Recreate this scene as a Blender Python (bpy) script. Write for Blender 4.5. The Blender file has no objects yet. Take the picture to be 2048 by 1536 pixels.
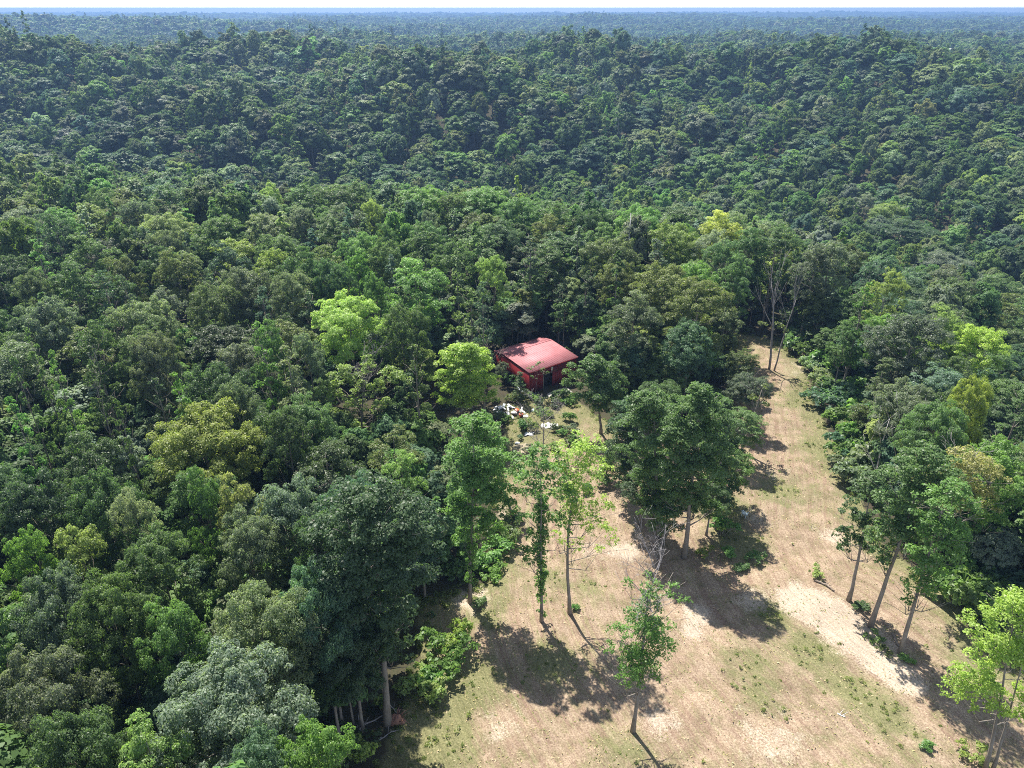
import bpy, math, random
import numpy as np
from math import sin, cos, tan, atan2, radians, pi, sqrt

# ------------------------------------------------------------------ camera, world, sun, exposure
sc = bpy.context.scene
COL = sc.collection
CAMZ, PITCH, FPX = 57.0, radians(27.83), 1421.0
cam_d = bpy.data.cameras.new("camera"); cam = bpy.data.objects.new("camera", cam_d); COL.objects.link(cam)
cam_d.sensor_width = 36.0; cam_d.lens = 36.0 * FPX / 2048.0
cam_d.clip_start = 0.5; cam_d.clip_end = 40000
cam.location = (0, 0, CAMZ); cam.rotation_euler = (pi / 2 - PITCH, 0, 0)
sc.camera = cam

SUN_EL, SUN_AZ = radians(60), atan2(-0.46, 0.88)          # azimuth from +Y towards +X
world = bpy.data.worlds.new("World"); sc.world = world; world.use_nodes = True
wn = world.node_tree; bg = wn.nodes["Background"]
sky = wn.nodes.new("ShaderNodeTexSky"); sky.sky_type = 'NISHITA'; sky.sun_disc = False
sky.sun_elevation = SUN_EL; sky.sun_rotation = SUN_AZ; sky.air_density = 0.7; sky.dust_density = 0.1; sky.ozone_density = 1.5
hs = wn.nodes.new("ShaderNodeHueSaturation"); hs.inputs["Saturation"].default_value = 0.62
wn.links.new(sky.outputs[0], hs.inputs["Color"]); wn.links.new(hs.outputs[0], bg.inputs[0]); bg.inputs[1].default_value = 0.14
sun_d = bpy.data.lights.new("sun", 'SUN'); sun_d.energy = 5.0; sun_d.angle = radians(0.53); sun_d.color = (1.0, 0.95, 0.87)
sun = bpy.data.objects.new("sun", sun_d); COL.objects.link(sun)
sun.rotation_euler = (pi / 2 - SUN_EL, 0, pi - SUN_AZ); sun.location = (-60, 110, 200)
sc.view_settings.view_transform = 'Standard'; sc.view_settings.look = 'None'
sc.view_settings.exposure = 1.22; sc.view_settings.gamma = 1.0; sc.view_settings.use_curve_mapping = False
sc.render.engine = 'CYCLES'
cy = sc.cycles
cy.max_bounces = 6; cy.diffuse_bounces = 3; cy.glossy_bounces = 2; cy.transmission_bounces = 3; cy.volume_bounces = 0
cy.filter_width = 1.0; cy.use_denoising = False; cy.sample_clamp_indirect = 4.0; cy.caustics_reflective = False; cy.caustics_refractive = False

random.seed(5); RNG = np.random.default_rng(11)

# ------------------------------------------------------------------ projection helpers
SP, CP = sin(PITCH), cos(PITCH)
def ray(px, py):
    a = (px - 1024) / FPX; b = (768 - py) / FPX
    d = np.array([a, CP + b * SP, -SP + b * CP]); return d / np.linalg.norm(d)
def project(p):
    x, y, z = p[0], p[1], p[2] - CAMZ
    dep = y * CP - z * SP
    return 1024 + FPX * x / dep, 768 - FPX * (y * SP + z * CP) / dep, dep

# ------------------------------------------------------------------ terrain
RIDGE = np.array([(51, -80), (50, 60), (49, 100), (57, 128), (44, 146), (0, 168), (-80, 182), (-160, 212), (-270, 235), (-330, 120), (-240, -80)], float)
def poly_sd(x, y, P):
    """distance outside polygon (negative inside)"""
    x = np.asarray(x, float); y = np.asarray(y, float)
    best = np.full(x.shape, 1e18); ins = np.zeros(x.shape, bool)
    n = len(P)
    for i in range(n):
        ax, ay = P[i]; bx, by = P[(i + 1) % n]
        ex, ey = bx - ax, by - ay
        t = np.clip(((x - ax) * ex + (y - ay) * ey) / (ex * ex + ey * ey), 0, 1)
        best = np.minimum(best, (x - ax - t * ex) ** 2 + (y - ay - t * ey) ** 2)
        if abs(ey) > 1e-9:
            c = ((ay > y) != (by > y)) & (x < ex * (y - ay) / ey + ax)
            ins ^= c
    d = np.sqrt(best)
    return np.where(ins, -d, d)
def sstep(a, b, v):
    t = np.clip((v - a) / (b - a), 0, 1); return t * t * (3 - 2 * t)
def gau(x, y, cx, cyy, sx, sy): return np.exp(-((x - cx) / sx) ** 2 - ((y - cyy) / sy) ** 2)
_fr = np.random.default_rng(17)
FARHILLS = [(_fr.uniform(-.8, .8) * d_, d_, _fr.uniform(9, 25), _fr.uniform(160, 520) * (d_ / 3500) ** .5, _fr.uniform(120, 260)) for d_ in np.linspace(2100, 8600, 46)]
def terrain(x, y):
    x = np.asarray(x, float); y = np.asarray(y, float)
    r = np.hypot(x, y)
    d = np.maximum(poly_sd(x, y, RIDGE), 0)
    near = -34 * (1 - np.exp(-(d / 66) ** 1.5))
    und = (sin_(x, y, 310, .3, .0) + sin_(x, y, 470, 1.9, 1.1) + .8 * sin_(x, y, 230, 2.6, .4)) * 3.0
    big = .62 * (sin_(x, y, 1300, 1.35, .7) + sin_(x, y, 900, 1.9, 2.1) + .7 * sin_(x, y, 2100, 1.1, 4.0)) * 4.5
    und = und + 9 * (sin_(x, y, 165, .9, .6) + .8 * sin_(x, y, 240, -.5, 2.2)) * (1 - sstep(520, 950, r))
    far = -5 - 9 * sstep(1500, 4500, r) + und * sstep(250, 600, r) * (1 - .6 * sstep(1500, 4000, r)) + big * sstep(700, 2200, r)
    far = far + 19 * gau(x, y, -290, 560, 240, 120) - 24 * gau(x, y, -360, 790, 300, 110) - 24 * gau(x, y, 20, 320, 260, 90) + 12 * gau(x, y, 150, 560, 170, 100) - 14 * gau(x, y, 130, 730, 260, 80)
    far = far + 12 * gau(x, y, -330, 1080, 330, 130) - 16 * gau(x, y, -800, 1000, 380, 260) - 22 * gau(x, y, 100, 1600, 900, 300)
    far = far + 24 * gau(x, y, -1100, 1750, 520, 330) + 6 * gau(x, y, 420, 900, 300, 240) + 10 * gau(x, y, 900, 3000, 900, 300)
    for cx_, cy_, a_, sx_, sy_ in FARHILLS: far = far + a_ * gau(x, y, cx_, cy_, sx_, sy_)
    w = sstep(190, 430, y + .25 * np.maximum(x, 0)) * sstep(10, 190, d)
    z = near * (1 - w) + far * w
    return z
def sin_(x, y, wl, ang, ph):
    k = 2 * pi / wl
    return np.sin(k * (x * cos(ang) + y * sin(ang)) + ph + .8 * np.sin(k * .53 * (x * sin(ang) - y * cos(ang)) + ph * 2))
def tz(x, y): return float(terrain(np.array([x]), np.array([y]))[0])
def hit(px, py, h=0.0):
    """world point where the view ray through a pixel meets the terrain raised by h"""
    d = ray(px, py); t = np.arange(15, 3000, .5)
    P = np.array([0, 0, CAMZ])[None] + t[:, None] * d[None]
    below = P[:, 2] < terrain(P[:, 0], P[:, 1]) + h
    i = int(np.argmax(below)) if below.any() else len(t) - 1
    return P[i]

# ------------------------------------------------------------------ node helpers and materials
def new_mat(name):
    m = bpy.data.materials.new(name); m.use_nodes = True; m.node_tree.nodes.clear(); return m, m.node_tree
def N(nt, t, **kw):
    n = nt.nodes.new(t)
    for k, v in kw.items(): setattr(n, k, v)
    return n
def mixrgb(nt, fac, a, b, mode='MIX'):
    n = N(nt, "ShaderNodeMix", data_type='RGBA', blend_type=mode)
    for s, v in ((n.inputs[0], fac), (n.inputs[6], a), (n.inputs[7], b)):
        if isinstance(v, bpy.types.NodeSocket): nt.links.new(v, s)
        elif isinstance(v, (tuple, list)): s.default_value = (*v[:3], 1)
        else: s.default_value = v
    return n.outputs[2]
def math_(nt, op, a, b=0.0, clamp=False):
    n = N(nt, "ShaderNodeMath", operation=op, use_clamp=clamp)
    for s, v in ((n.inputs[0], a), (n.inputs[1], b)):
        if isinstance(v, bpy.types.NodeSocket): nt.links.new(v, s)
        else: s.default_value = v
    return n.outputs[0]
def ramp(nt, v, a, b, lo=0.0, hi=1.0):
    n = N(nt, "ShaderNodeMapRange", clamp=True); nt.links.new(v, n.inputs[0])
    n.inputs[1].default_value = a; n.inputs[2].default_value = b; n.inputs[3].default_value = lo; n.inputs[4].default_value = hi
    return n.outputs[0]
def noise(nt, vec, scale, det=4, rough=.55):
    n = N(nt, "ShaderNodeTexNoise"); n.inputs["Scale"].default_value = scale; n.inputs["Detail"].default_value = det; n.inputs["Roughness"].default_value = rough
    if vec is not None: nt.links.new(vec, n.inputs["Vector"])
    return n.outputs["Fac"]
def finish(nt, shader):
    o = N(nt, "ShaderNodeOutputMaterial"); nt.links.new(shader, o.inputs["Surface"])

def leaf_material(name="leaves", spec=.38, lo=.8, hi=2.1, tf=.48):
    m, nt = new_mat(name)
    at = N(nt, "ShaderNodeAttribute", attribute_name="tint", attribute_type='INSTANCER')
    lv = N(nt, "ShaderNodeAttribute", attribute_name="lv", attribute_type='GEOMETRY')
    v = ramp(nt, lv.outputs["Fac"], 0, 1, lo, hi)
    c1 = mixrgb(nt, 1.0, at.outputs["Color"], v, 'MULTIPLY')
    yel = mixrgb(nt, 1.0, c1, (1.35, 1.12, .8), 'MULTIPLY')
    c = mixrgb(nt, ramp(nt, lv.outputs["Fac"], .55, 1.0, 0, .8), c1, yel)
    p = N(nt, "ShaderNodeBsdfPrincipled"); nt.links.new(c, p.inputs["Base Color"])
    p.inputs["Roughness"].default_value = .45; p.inputs["Specular IOR Level"].default_value = spec
    tr = N(nt, "ShaderNodeBsdfTranslucent"); nt.links.new(mixrgb(nt, 1.0, c, (1.5, 1.68, .85), 'MULTIPLY'), tr.inputs["Color"])
    mx = N(nt, "ShaderNodeMixShader"); mx.inputs[0].default_value = tf
    nt.links.new(p.outputs[0], mx.inputs[1]); nt.links.new(tr.outputs[0], mx.inputs[2])
    finish(nt, mx.outputs[0]); return m
def simple_mat(name, c1, c2=None, scale=6.0, rough=.8, spec=.3, metal=0.0, stretch=(1, 1, 1)):
    m, nt = new_mat(name)
    p = N(nt, "ShaderNodeBsdfPrincipled")
    tc = N(nt, "ShaderNodeTexCoord"); mp = N(nt, "ShaderNodeMapping"); mp.inputs["Scale"].default_value = stretch
    nt.links.new(tc.outputs["Object"], mp.inputs[0])
    f = ramp(nt, noise(nt, mp.outputs[0], scale, 5), .3, .7)
    nt.links.new(mixrgb(nt, f, c1, c2 or tuple(v * .7 for v in c1)), p.inputs["Base Color"])
    p.inputs["Roughness"].default_value = rough; p.inputs["Specular IOR Level"].default_value = spec; p.inputs["Metallic"].default_value = metal
    finish(nt, p.outputs[0]); return m

LEAF = leaf_material(); LEAF_FAR = leaf_material("distant_leaves", .12, 1.05, 1.75, .42)
BARK = simple_mat("bark", (.17, .145, .12), (.27, .24, .21), 3.0, .9, .1, stretch=(1, 1, .25))
DEADWOOD = simple_mat("dead_wood", (.36, .33, .31), (.55, .52, .50), 2.5, .85, .15)
TWIG = simple_mat("grey_twigs", (.20, .18, .17), (.34, .31, .30), 2.5, .85, .15)
LOGMAT = simple_mat("fallen_log", (.13, .10, .08), (.30, .25, .20), 3.0, .9, .1)
WALLRED = simple_mat("red_painted_metal_wall", (.235, .022, .026), (.19, .018, .022), 1.3, .5, .35)
ROOFRED = simple_mat("faded_red_metal_roof", (.44, .185, .195), (.38, .14, .15), .8, .6, .3)
WHITEP = simple_mat("white_paint", (.78, .78, .76), (.66, .66, .64), 4, .6, .3)
SHADECHAR = simple_mat("shade_and_char_black", (.02, .018, .016), (.035, .03, .028), 2, .9, .1)  # near black: painted doorway shade, also the charred boards' own colour
RUST = simple_mat("rusty_steel", (.16, .07, .05), (.09, .05, .04), 5, .8, .2)
SHEETM = simple_mat("weathered_sheet_metal", (.50, .55, .58), (.36, .40, .42), 3, .5, .5, .2)
CONC = simple_mat("concrete", (.50, .46, .42), (.38, .35, .31), 1.6, .9, .2)
TARP = simple_mat("white_tarp", (.80, .79, .77), (.62, .61, .60), 2.2, .7, .3)
ORANGE = simple_mat("orange_plastic", (.75, .16, .06), (.6, .12, .05), 4, .5, .4)
BLUEG = simple_mat("pale_blue_plastic", (.62, .72, .78), (.5, .6, .66), 4, .5, .4)
GLASS = simple_mat("window_glass", (.05, .06, .07), (.08, .09, .1), 2, .1, .6)
HROOF = simple_mat("pale_roof", (.48, .46, .44), (.40, .38, .36), 1, .6, .3)

# ------------------------------------------------------------------ mesh helpers
def mesh_np(name, V, F, mats, fmat=None, attrs=None, smooth=False):
    """V (n,3) array, F (m,4) int array with -1 in the 4th column for triangles"""
    me = bpy.data.meshes.new(name)
    V = np.asarray(V, np.float32); F = np.asarray(F, np.int32)
    cnt = np.where(F[:, 3] < 0, 3, 4).astype(np.int32)
    me.vertices.add(len(V)); me.vertices.foreach_set("co", V.ravel())
    loops = F.ravel()[(F >= 0).ravel()]
    me.loops.add(len(loops)); me.loops.foreach_set("vertex_index", loops.astype(np.int32))
    me.polygons.add(len(F))
    st = np.zeros(len(F), np.int32); st[1:] = np.cumsum(cnt)[:-1]
    me.polygons.foreach_set("loop_start", st); me.polygons.foreach_set("loop_total", cnt)
    for m in mats: me.materials.append(m)
    if fmat is not None: me.polygons.foreach_set("material_index", np.asarray(fmat, np.int32))
    if smooth: me.polygons.foreach_set("use_smooth", np.ones(len(F), bool))
    me.update(calc_edges=True)
    for nm, arr in (attrs or {}).items():
        a = me.attributes.new(nm, 'FLOAT', 'FACE'); a.data.foreach_set("value", np.asarray(arr, np.float32))
    return me

class Geo:
    """collects tubes, boxes and sheets into ONE mesh"""
    def __init__(s): s.V = []; s.F = []; s.n = 0
    def add(s, V, F):
        s.V.append(np.asarray(V, float)); s.F.append(np.asarray(F, int) + np.where(np.asarray(F) < 0, 0, s.n)); s.n += len(V)
    def tube(s, pts, rad, k=6):
        pts = np.asarray(pts, float); n = len(pts); rad = np.broadcast_to(np.asarray(rad, float), (n,))
        tan_ = np.gradient(pts, axis=0); tan_ /= np.linalg.norm(tan_, axis=1)[:, None] + 1e-9
        ref = np.where(np.abs(tan_[:, 2:3]) > .9, np.array([[1., 0, 0]]), np.array([[0, 0, 1.]]))
        u = np.cross(tan_, ref); u /= np.linalg.norm(u, axis=1)[:, None] + 1e-9; w = np.cross(tan_, u)
        a = np.arange(k) * 2 * pi / k
        V = pts[:, None] + rad[:, None, None] * (np.cos(a)[None, :, None] * u[:, None] + np.sin(a)[None, :, None] * w[:, None])
        F = []
        for i in range(n - 1):
            for j in range(k): F.append((i * k + j, i * k + (j + 1) % k, (i + 1) * k + (j + 1) % k, (i + 1) * k + j))
        for j in range(1, k - 1): F.append(((n - 1) * k, (n - 1) * k + j, (n - 1) * k + j + 1, -1)); F.append((0, j + 1, j, -1))
        s.add(V.reshape(-1, 3), F)
    def box(s, o, ax, ay, az):
        o, ax, ay, az = (np.asarray(v, float) for v in (o, ax, ay, az))
        V = [o + i * ax + j * ay + k * az for k in (0, 1) for j in (0, 1) for i in (0, 1)]
        s.add(V, [(0, 2, 3, 1), (4, 5, 7, 6), (0, 1, 5, 4), (2, 6, 7, 3), (0, 4, 6, 2), (1, 3, 7, 5)])
    def mesh(s, name, mat, smooth=False):
        return mesh_np(name, np.concatenate(s.V), np.concatenate(s.F), [mat], smooth=smooth)

def link(name, data, parent=None):
    o = bpy.data.objects.new(name, data); COL.objects.link(o)
    if parent is not None: o.parent = parent
    return o
def tag(o, label, cat, group=None, kind=None):
    o["label"] = label; o["category"] = cat
    if group: o["group"] = group
    if kind: o["kind"] = kind
    return o

# ------------------------------------------------------------------ foliage generator
def unit(rng, n):
    v = rng.normal(size=(n, 3)); return v / np.linalg.norm(v, axis=1)[:, None]
def leaves_from_clumps(rng, C, R, dens, L, cv=None, flat=.75, aspect=.62, droop=0.0, out=None, rnd=.42, ow=.35):
    """C (n,3) clump centres, R (n,) radii, dens leaves per m2 -> vertices, faces, per leaf value"""
    nl = np.maximum(4, rng.poisson(4 * pi * R * R * dens))
    idx = np.repeat(np.arange(len(R)), nl); n = len(idx)
    d = unit(rng, n); rad = R[idx] * (.45 + .55 * np.sqrt(rng.random(n)))
    d[:, 2] = np.where(d[:, 2] < -.3, -d[:, 2] * .6, d[:, 2])
    P = C[idx] + d * rad[:, None] * np.array([1, 1, flat])
    nn = d * .55 + np.array([0, 0, .5]) + rng.normal(size=(n, 3)) * rnd
    if out is not None:
        o3 = P - np.asarray(out); nn = nn + ow * o3 / (np.linalg.norm(o3, axis=1)[:, None] + 1e-6)
    nn /= np.linalg.norm(nn, axis=1)[:, None]
    t = d + rng.normal(size=(n, 3)) * .7; t[:, 2] -= droop
    t -= nn * np.sum(t * nn, axis=1)[:, None]; t /= np.linalg.norm(t, axis=1)[:, None] + 1e-9
    b = np.cross(nn, t)
    l = L * (.6 + .8 * rng.random(n))[:, None]; w = l * aspect
    fold = (rng.random(n) - .25)[:, None] * .28
    V = np.empty((n, 4, 3)); V[:, 0] = P - t * l * .5; V[:, 1] = P + b * w * .5 + nn * l * fold
    V[:, 2] = P + t * l * .5 - nn * l * .12; V[:, 3] = P - b * w * .5 + nn * l * fold
    cvv = rng.random(len(R)) if cv is None else cv
    lv = np.clip(.25 + .32 * cvv[idx] + .42 * (rng.random(n) - .3), 0, 1)
    return V.reshape(-1, 3), np.arange(n * 4).reshape(n, 4), lv

def lobes_for(rng, kind, H, R):
    """big lobes of a crown: centres and radii (tree stands at the origin)"""
    C, Rr = [], []
    if kind in ('round', 'broad', 'loose'):
        n = {'round': 14, 'broad': 17, 'loose': 12}[kind]; c0 = {'round': .34, 'broad': .42, 'loose': .30}[kind]
        zc = H * (c0 + 1) / 2 - H * .02; rz = H * (1 - c0) / 2
        C.append((rng.normal() * .1 * R, rng.normal() * .1 * R, zc + rz * .45)); Rr.append(R * .55)
        ga = rng.random() * 6.28
        for i in range(n):
            cz = 1 - 2 * (i + .5) / n * .86; s = sqrt(max(0, 1 - cz * cz)); a = ga + i * 2.39996 + rng.normal() * .3
            k = .62 + rng.random() * .26
            C.append((cos(a) * s * R * k, sin(a) * s * R * k, zc + cz * rz * (.70 + .2 * rng.random())))
            Rr.append(R * (.30 if kind == 'loose' else .40) * (.72 + .6 * rng.random()))
    elif kind in ('tall', 'cedar'):
        n = 16 if kind == 'tall' else 20; c0 = .25 if kind == 'tall' else .06
        for i in range(n):
            f = (i + .5) / n; a = i * 2.4 + rng.normal() * .4
            prof = R * ((1 - f) ** .62 * (.55 + .45 * min(1, f * 5))) if kind == 'tall' else R * (1 - f) ** .9
            rr = max(.32 * R * (1.1 - .6 * f), .22 * R) * (.8 + .5 * rng.random())
            C.append((cos(a) * prof * .62, sin(a) * prof * .62, H * (c0 + (1 - c0) * f * .96))); Rr.append(rr)
    return np.array(C), np.array(Rr)

def clumps_from_lobes(rng, C, R, m=13, k=.40):
    """small puffs over the skin of every lobe"""
    CC, RR, CV = [], [], []
    for c, r in zip(C, R):
        n = max(5, int(m * (.8 + .4 * rng.random())))
        d = unit(rng, n); d[:, 2] = np.where(d[:, 2] < -.35, -d[:, 2], d[:, 2])
        CC.append(c + d * r * np.array([1, 1, .8]) * (.55 + .5 * rng.random((n, 1)))); RR.append(r * k * (.6 + .75 * rng.random(n)))
        CV.append(np.clip(rng.random() * .5 + rng.random(n) * .6, 0, 1))
    return np.concatenate(CC), np.concatenate(RR), np.concatenate(CV)

def bend(V, lean, H, curve=(0, 0)):
    V = np.array(V, float); f = np.clip(V[:, 2] / H, 0, 1.2)
    V[:, 0] += lean[0] * f + curve[0] * np.sin(pi * np.clip(f, 0, 1)); V[:, 1] += lean[1] * f + curve[1] * np.sin(pi * np.clip(f, 0, 1)); return V
def trunk_geo(rng, H, tr, lobes, top=.88, base_flare=1.5, k=7, limbs=True):
    g = Geo(); z = np.linspace(0, H * top, 9)
    w = np.cumsum(rng.normal(size=(9, 2)) * .05 * H / 20, axis=0); w[0] = 0
    pts = np.column_stack([w, z]); pts[0, 2] = -.4
    rad = tr * (1 - .88 * (z / (H * top)) ** 1.1); rad[0] *= base_flare; rad[1] *= 1.02
    g.tube(pts, rad, k)
    if limbs:
        for c in lobes:
            hz = np.clip(c[2] - .30 * np.hypot(c[0], c[1]) - .06 * H, .15 * H, H * top * .95)
            s = np.array([np.interp(hz, z, pts[:, 0]), np.interp(hz, z, pts[:, 1]), hz]); c = np.asarray(c)
            mid = (s + c) / 2 + np.array([0, 0, -.04 * H]) + rng.normal(size=3) * .25
            r0 = max(.035, tr * .42 * (1 - hz / H * .7)); g.tube([s, mid, c], [r0, r0 * .6, r0 * .18], 5)
            for q in range(2):
                e = c + unit(rng, 1)[0] * np.array([1, 1, .5]) * .09 * H; g.tube([mid, (mid + e) / 2 + rng.normal(size=3) * .15, e], [r0 * .42, r0 * .28, .02], 4)
    return g

def make_tree(rng, kind, H=21.0, R=5.2, L=.34, dens=9.0, tr=.30, lean=(0, 0), curve=(0, 0), m=24, k=.27, limbs=True, lobes=None, aspect=.62, extra=None, dk=1.0):
    C, Rr = lobes if lobes is not None else lobes_for(rng, kind, H, R)
    CC, RR, CV = clumps_from_lobes(rng, C, Rr, m, k)
    if extra is not None:
        CC = np.concatenate([CC, extra[0]]); RR = np.concatenate([RR, extra[1]]); CV = np.concatenate([CV, rng.random(len(extra[1]))])
    flat = {'cedar': .5, 'loose': .6}.get(kind, .72)
    V, F, lv = leaves_from_clumps(rng, CC, RR, dens * dk, L, CV, flat, aspect, out=(0, 0, H * .58))
    g = trunk_geo(rng, H, tr, C, limbs=limbs)
    tm = mesh_np("trunk", bend(np.concatenate(g.V), lean, H, curve), np.concatenate(g.F), [BARK], smooth=True)
    cm = mesh_np("crown", bend(V, lean, H, curve), F, [LEAF], attrs={"lv": lv})
    return tm, cm

def dead_geo(rng, H, tr, depth=3, spread=.55, nb=4, start=.35, wig=.12, g=None, base=(0, 0, -.3), dirv=(0, 0, 1), k=6):
    g = g or Geo()
    def br(p, d, L, r, lev):
        n = 6; pts = [np.array(p, float)]; dd = np.array(d, float)
        for i in range(n):
            dd = dd + rng.normal(size=3) * wig; dd[2] += .05; dd /= np.linalg.norm(dd); pts.append(pts[-1] + dd * L / n)
        rad = np.linspace(r, max(.012, r * .22), n + 1)
        g.tube(pts, rad, k if lev == 0 else 4)
        if lev < depth:
            for q in range(nb + (1 if lev == 0 else 0)):
                f = start + (1 - start) * (q + rng.random()) / (nb + 1); i = min(n, int(f * n))
                side = unit(rng, 1)[0]; nd = dd * .75 + side * spread * 1.3; nd[2] += .1; nd /= np.linalg.norm(nd)
                br(pts[i], nd, L * (.62 - .18 * f) * (.8 + .4 * rng.random()), rad[i] * .6, lev + 1)
    br(base, dirv, H, tr, 0); return g

# ------------------------------------------------------------------ tints (leaf albedo)
TINT = {
 'dark':   (0.058, 0.096, 0.038), 'deep': (0.048, 0.080, 0.038), 'mid': (0.078, 0.128, 0.046), 'grey': (0.093, 0.120, 0.077),
 'olive':  (0.085, 0.110, 0.041), 'brown': (0.091, 0.112, 0.053), 'bright': (0.095, 0.170, 0.048), 'yellow': (0.148, 0.200, 0.062),
 'lime':   (0.196, 0.245, 0.067), 'vivid': (.200, .275, .062), 'pale': (0.129, 0.172, 0.089), 'silver': (0.129, 0.168, 0.120), 'gold': (0.191, 0.190, 0.079), 'blue': (0.061, 0.108, 0.065)}
WORDS = {'dark': 'dark green', 'deep': 'very dark green', 'mid': 'mid green', 'grey': 'greyish green', 'olive': 'olive green', 'brown': 'brownish green',
 'bright': 'bright green', 'yellow': 'yellow-green', 'lime': 'vivid yellow-green', 'vivid': 'vivid yellow-green', 'pale': 'pale green', 'silver': 'silvery green', 'gold': 'golden', 'blue': 'bluish green'}
SHAPE = {'round': 'round-crowned', 'broad': 'broad-crowned', 'tall': 'tall narrow', 'loose': 'loose feathery', 'cedar': 'conical'}
def jitter(c, rng, a=.16):
    k = 1 + rng.normal() * a; return [float(max(.01, c[0] * k * (1 + rng.normal() * .07))), float(max(.01, c[1] * k)), float(max(.01, c[2] * k * (1 + rng.normal() * .1)))]

#@@SECTION ground
# ------------------------------------------------------------------ ground sheet
def axis_coords():
    def grow(lo, hi, step, far, fac):
        a = list(np.arange(lo, hi, step)); s = step; v = a[-1]
        while v < far: s *= fac; v += s; a.append(v)
        return a
    xs = grow(0, 62, .6, 9500, 1.055); xn = grow(0, 34, .6, 9500, 1.055)
    X = np.array(sorted(set([-v for v in xn[1:]] + xs)))
    ys = grow(22, 150, .6, 10500, 1.045); Y = np.array(sorted(set(list(np.arange(-260, 21, 10.)) + ys)))
    return X, Y
FIELD_PX = [(1478, 668), (1560, 684), (1606, 735), (1640, 830), (1690, 930), (1722, 1010), (1760, 1090), (1905, 1190), (2120, 1310), (2300, 1620), (700, 1680), (790, 1460), (842, 1330), (836, 1200), (905, 1188),
            (975, 1170), (1000, 1060), (985, 960), (1010, 870), (1030, 800), (1150, 800), (1230, 860), (1300, 850), (1400, 850), (1470, 760)]
FIELD = np.array([hit(px, py)[:2] for px, py in FIELD_PX])
AXIS = np.array([hit(px, py)[:2] for px, py in [(2500, 2100), (2100, 1560), (1850, 1330), (1640, 1170), (1560, 1050), (1560, 900), (1545, 760), (1515, 680)]])
def axis_uv(x, y):
    best = np.full(x.shape, 1e18); U = np.zeros(x.shape); Vv = np.zeros(x.shape); acc = 0.0
    for i in range(len(AXIS) - 1):
        a, b = AXIS[i], AXIS[i + 1]; e = b - a; l = np.hypot(*e)
        t = np.clip(((x - a[0]) * e[0] + (y - a[1]) * e[1]) / (l * l), 0, 1)
        dx, dy = x - a[0] - t * e[0], y - a[1] - t * e[1]; d2 = dx * dx + dy * dy
        sgn = np.sign(e[0] * dy - e[1] * dx); m = d2 < best
        best = np.where(m, d2, best); U = np.where(m, sgn * np.sqrt(d2), U); Vv = np.where(m, acc + t * l, Vv); acc += l
    return U, Vv
def blobs(x, y, L):
    v = np.zeros(x.shape)
    for px, py, s, a in L:
        p = hit(px, py); v = v + a * np.exp(-((x - p[0]) ** 2 + (y - p[1]) ** 2) / (s * s))
    return np.clip(v, 0, 1)
PALE = [(1600, 1205, 2.6, 1), (1660, 1235, 3, 1), (1720, 1280, 2.8, 1), (1770, 1330, 2.2, 1), (1815, 1370, 1.6, .9), (1395, 1230, 1.8, 1), (1385, 1270, 1.2, .8), (1500, 1205, 2.2, .6), (940, 1195, 2.2, .8), (1250, 1105, 2.2, .8),
        (1320, 1440, 2.4, .6), (1540, 1480, 4, .5), (1000, 1450, 2.6, .5), (1515, 1040, 2.5, .5), (1600, 740, 5, .4), (1560, 950, 4, .35), (1670, 1075, 2.2, .7), (1050, 900, 3, .5), (1000, 1030, 2.5, .5), (1180, 1100, 2, .5)]
GREEN = [(1480, 1090, 2.6, .9), (1450, 1020, 3.0, .8), (1540, 1225, 1.8, .9), (1100, 1330, 2.6, .55), (960, 1370, 2.4, .5), (1110, 1160, 1.6, .4), (1250, 1500, 2, .4), (1700, 1380, 2.4, .55), (1620, 1300, 2.6, .6), (1500, 1330, 2.4, .4),
         (1560, 980, 3.5, .5), (1640, 900, 3, .5), (1600, 800, 3, .5), (1520, 1400, 2, .35), (1780, 1440, 2.2, .5), (860, 1480, 3.5, .8), (840, 1400, 3, .8), (1080, 850, 5, .9), (1020, 850, 4, .8), (1060, 940, 2.5, .4), (1980, 1330, 4, .5), (1950, 1230, 3, .5), (1180, 1180, 2, .3), (980, 1240, 1.6, .5)]
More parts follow.
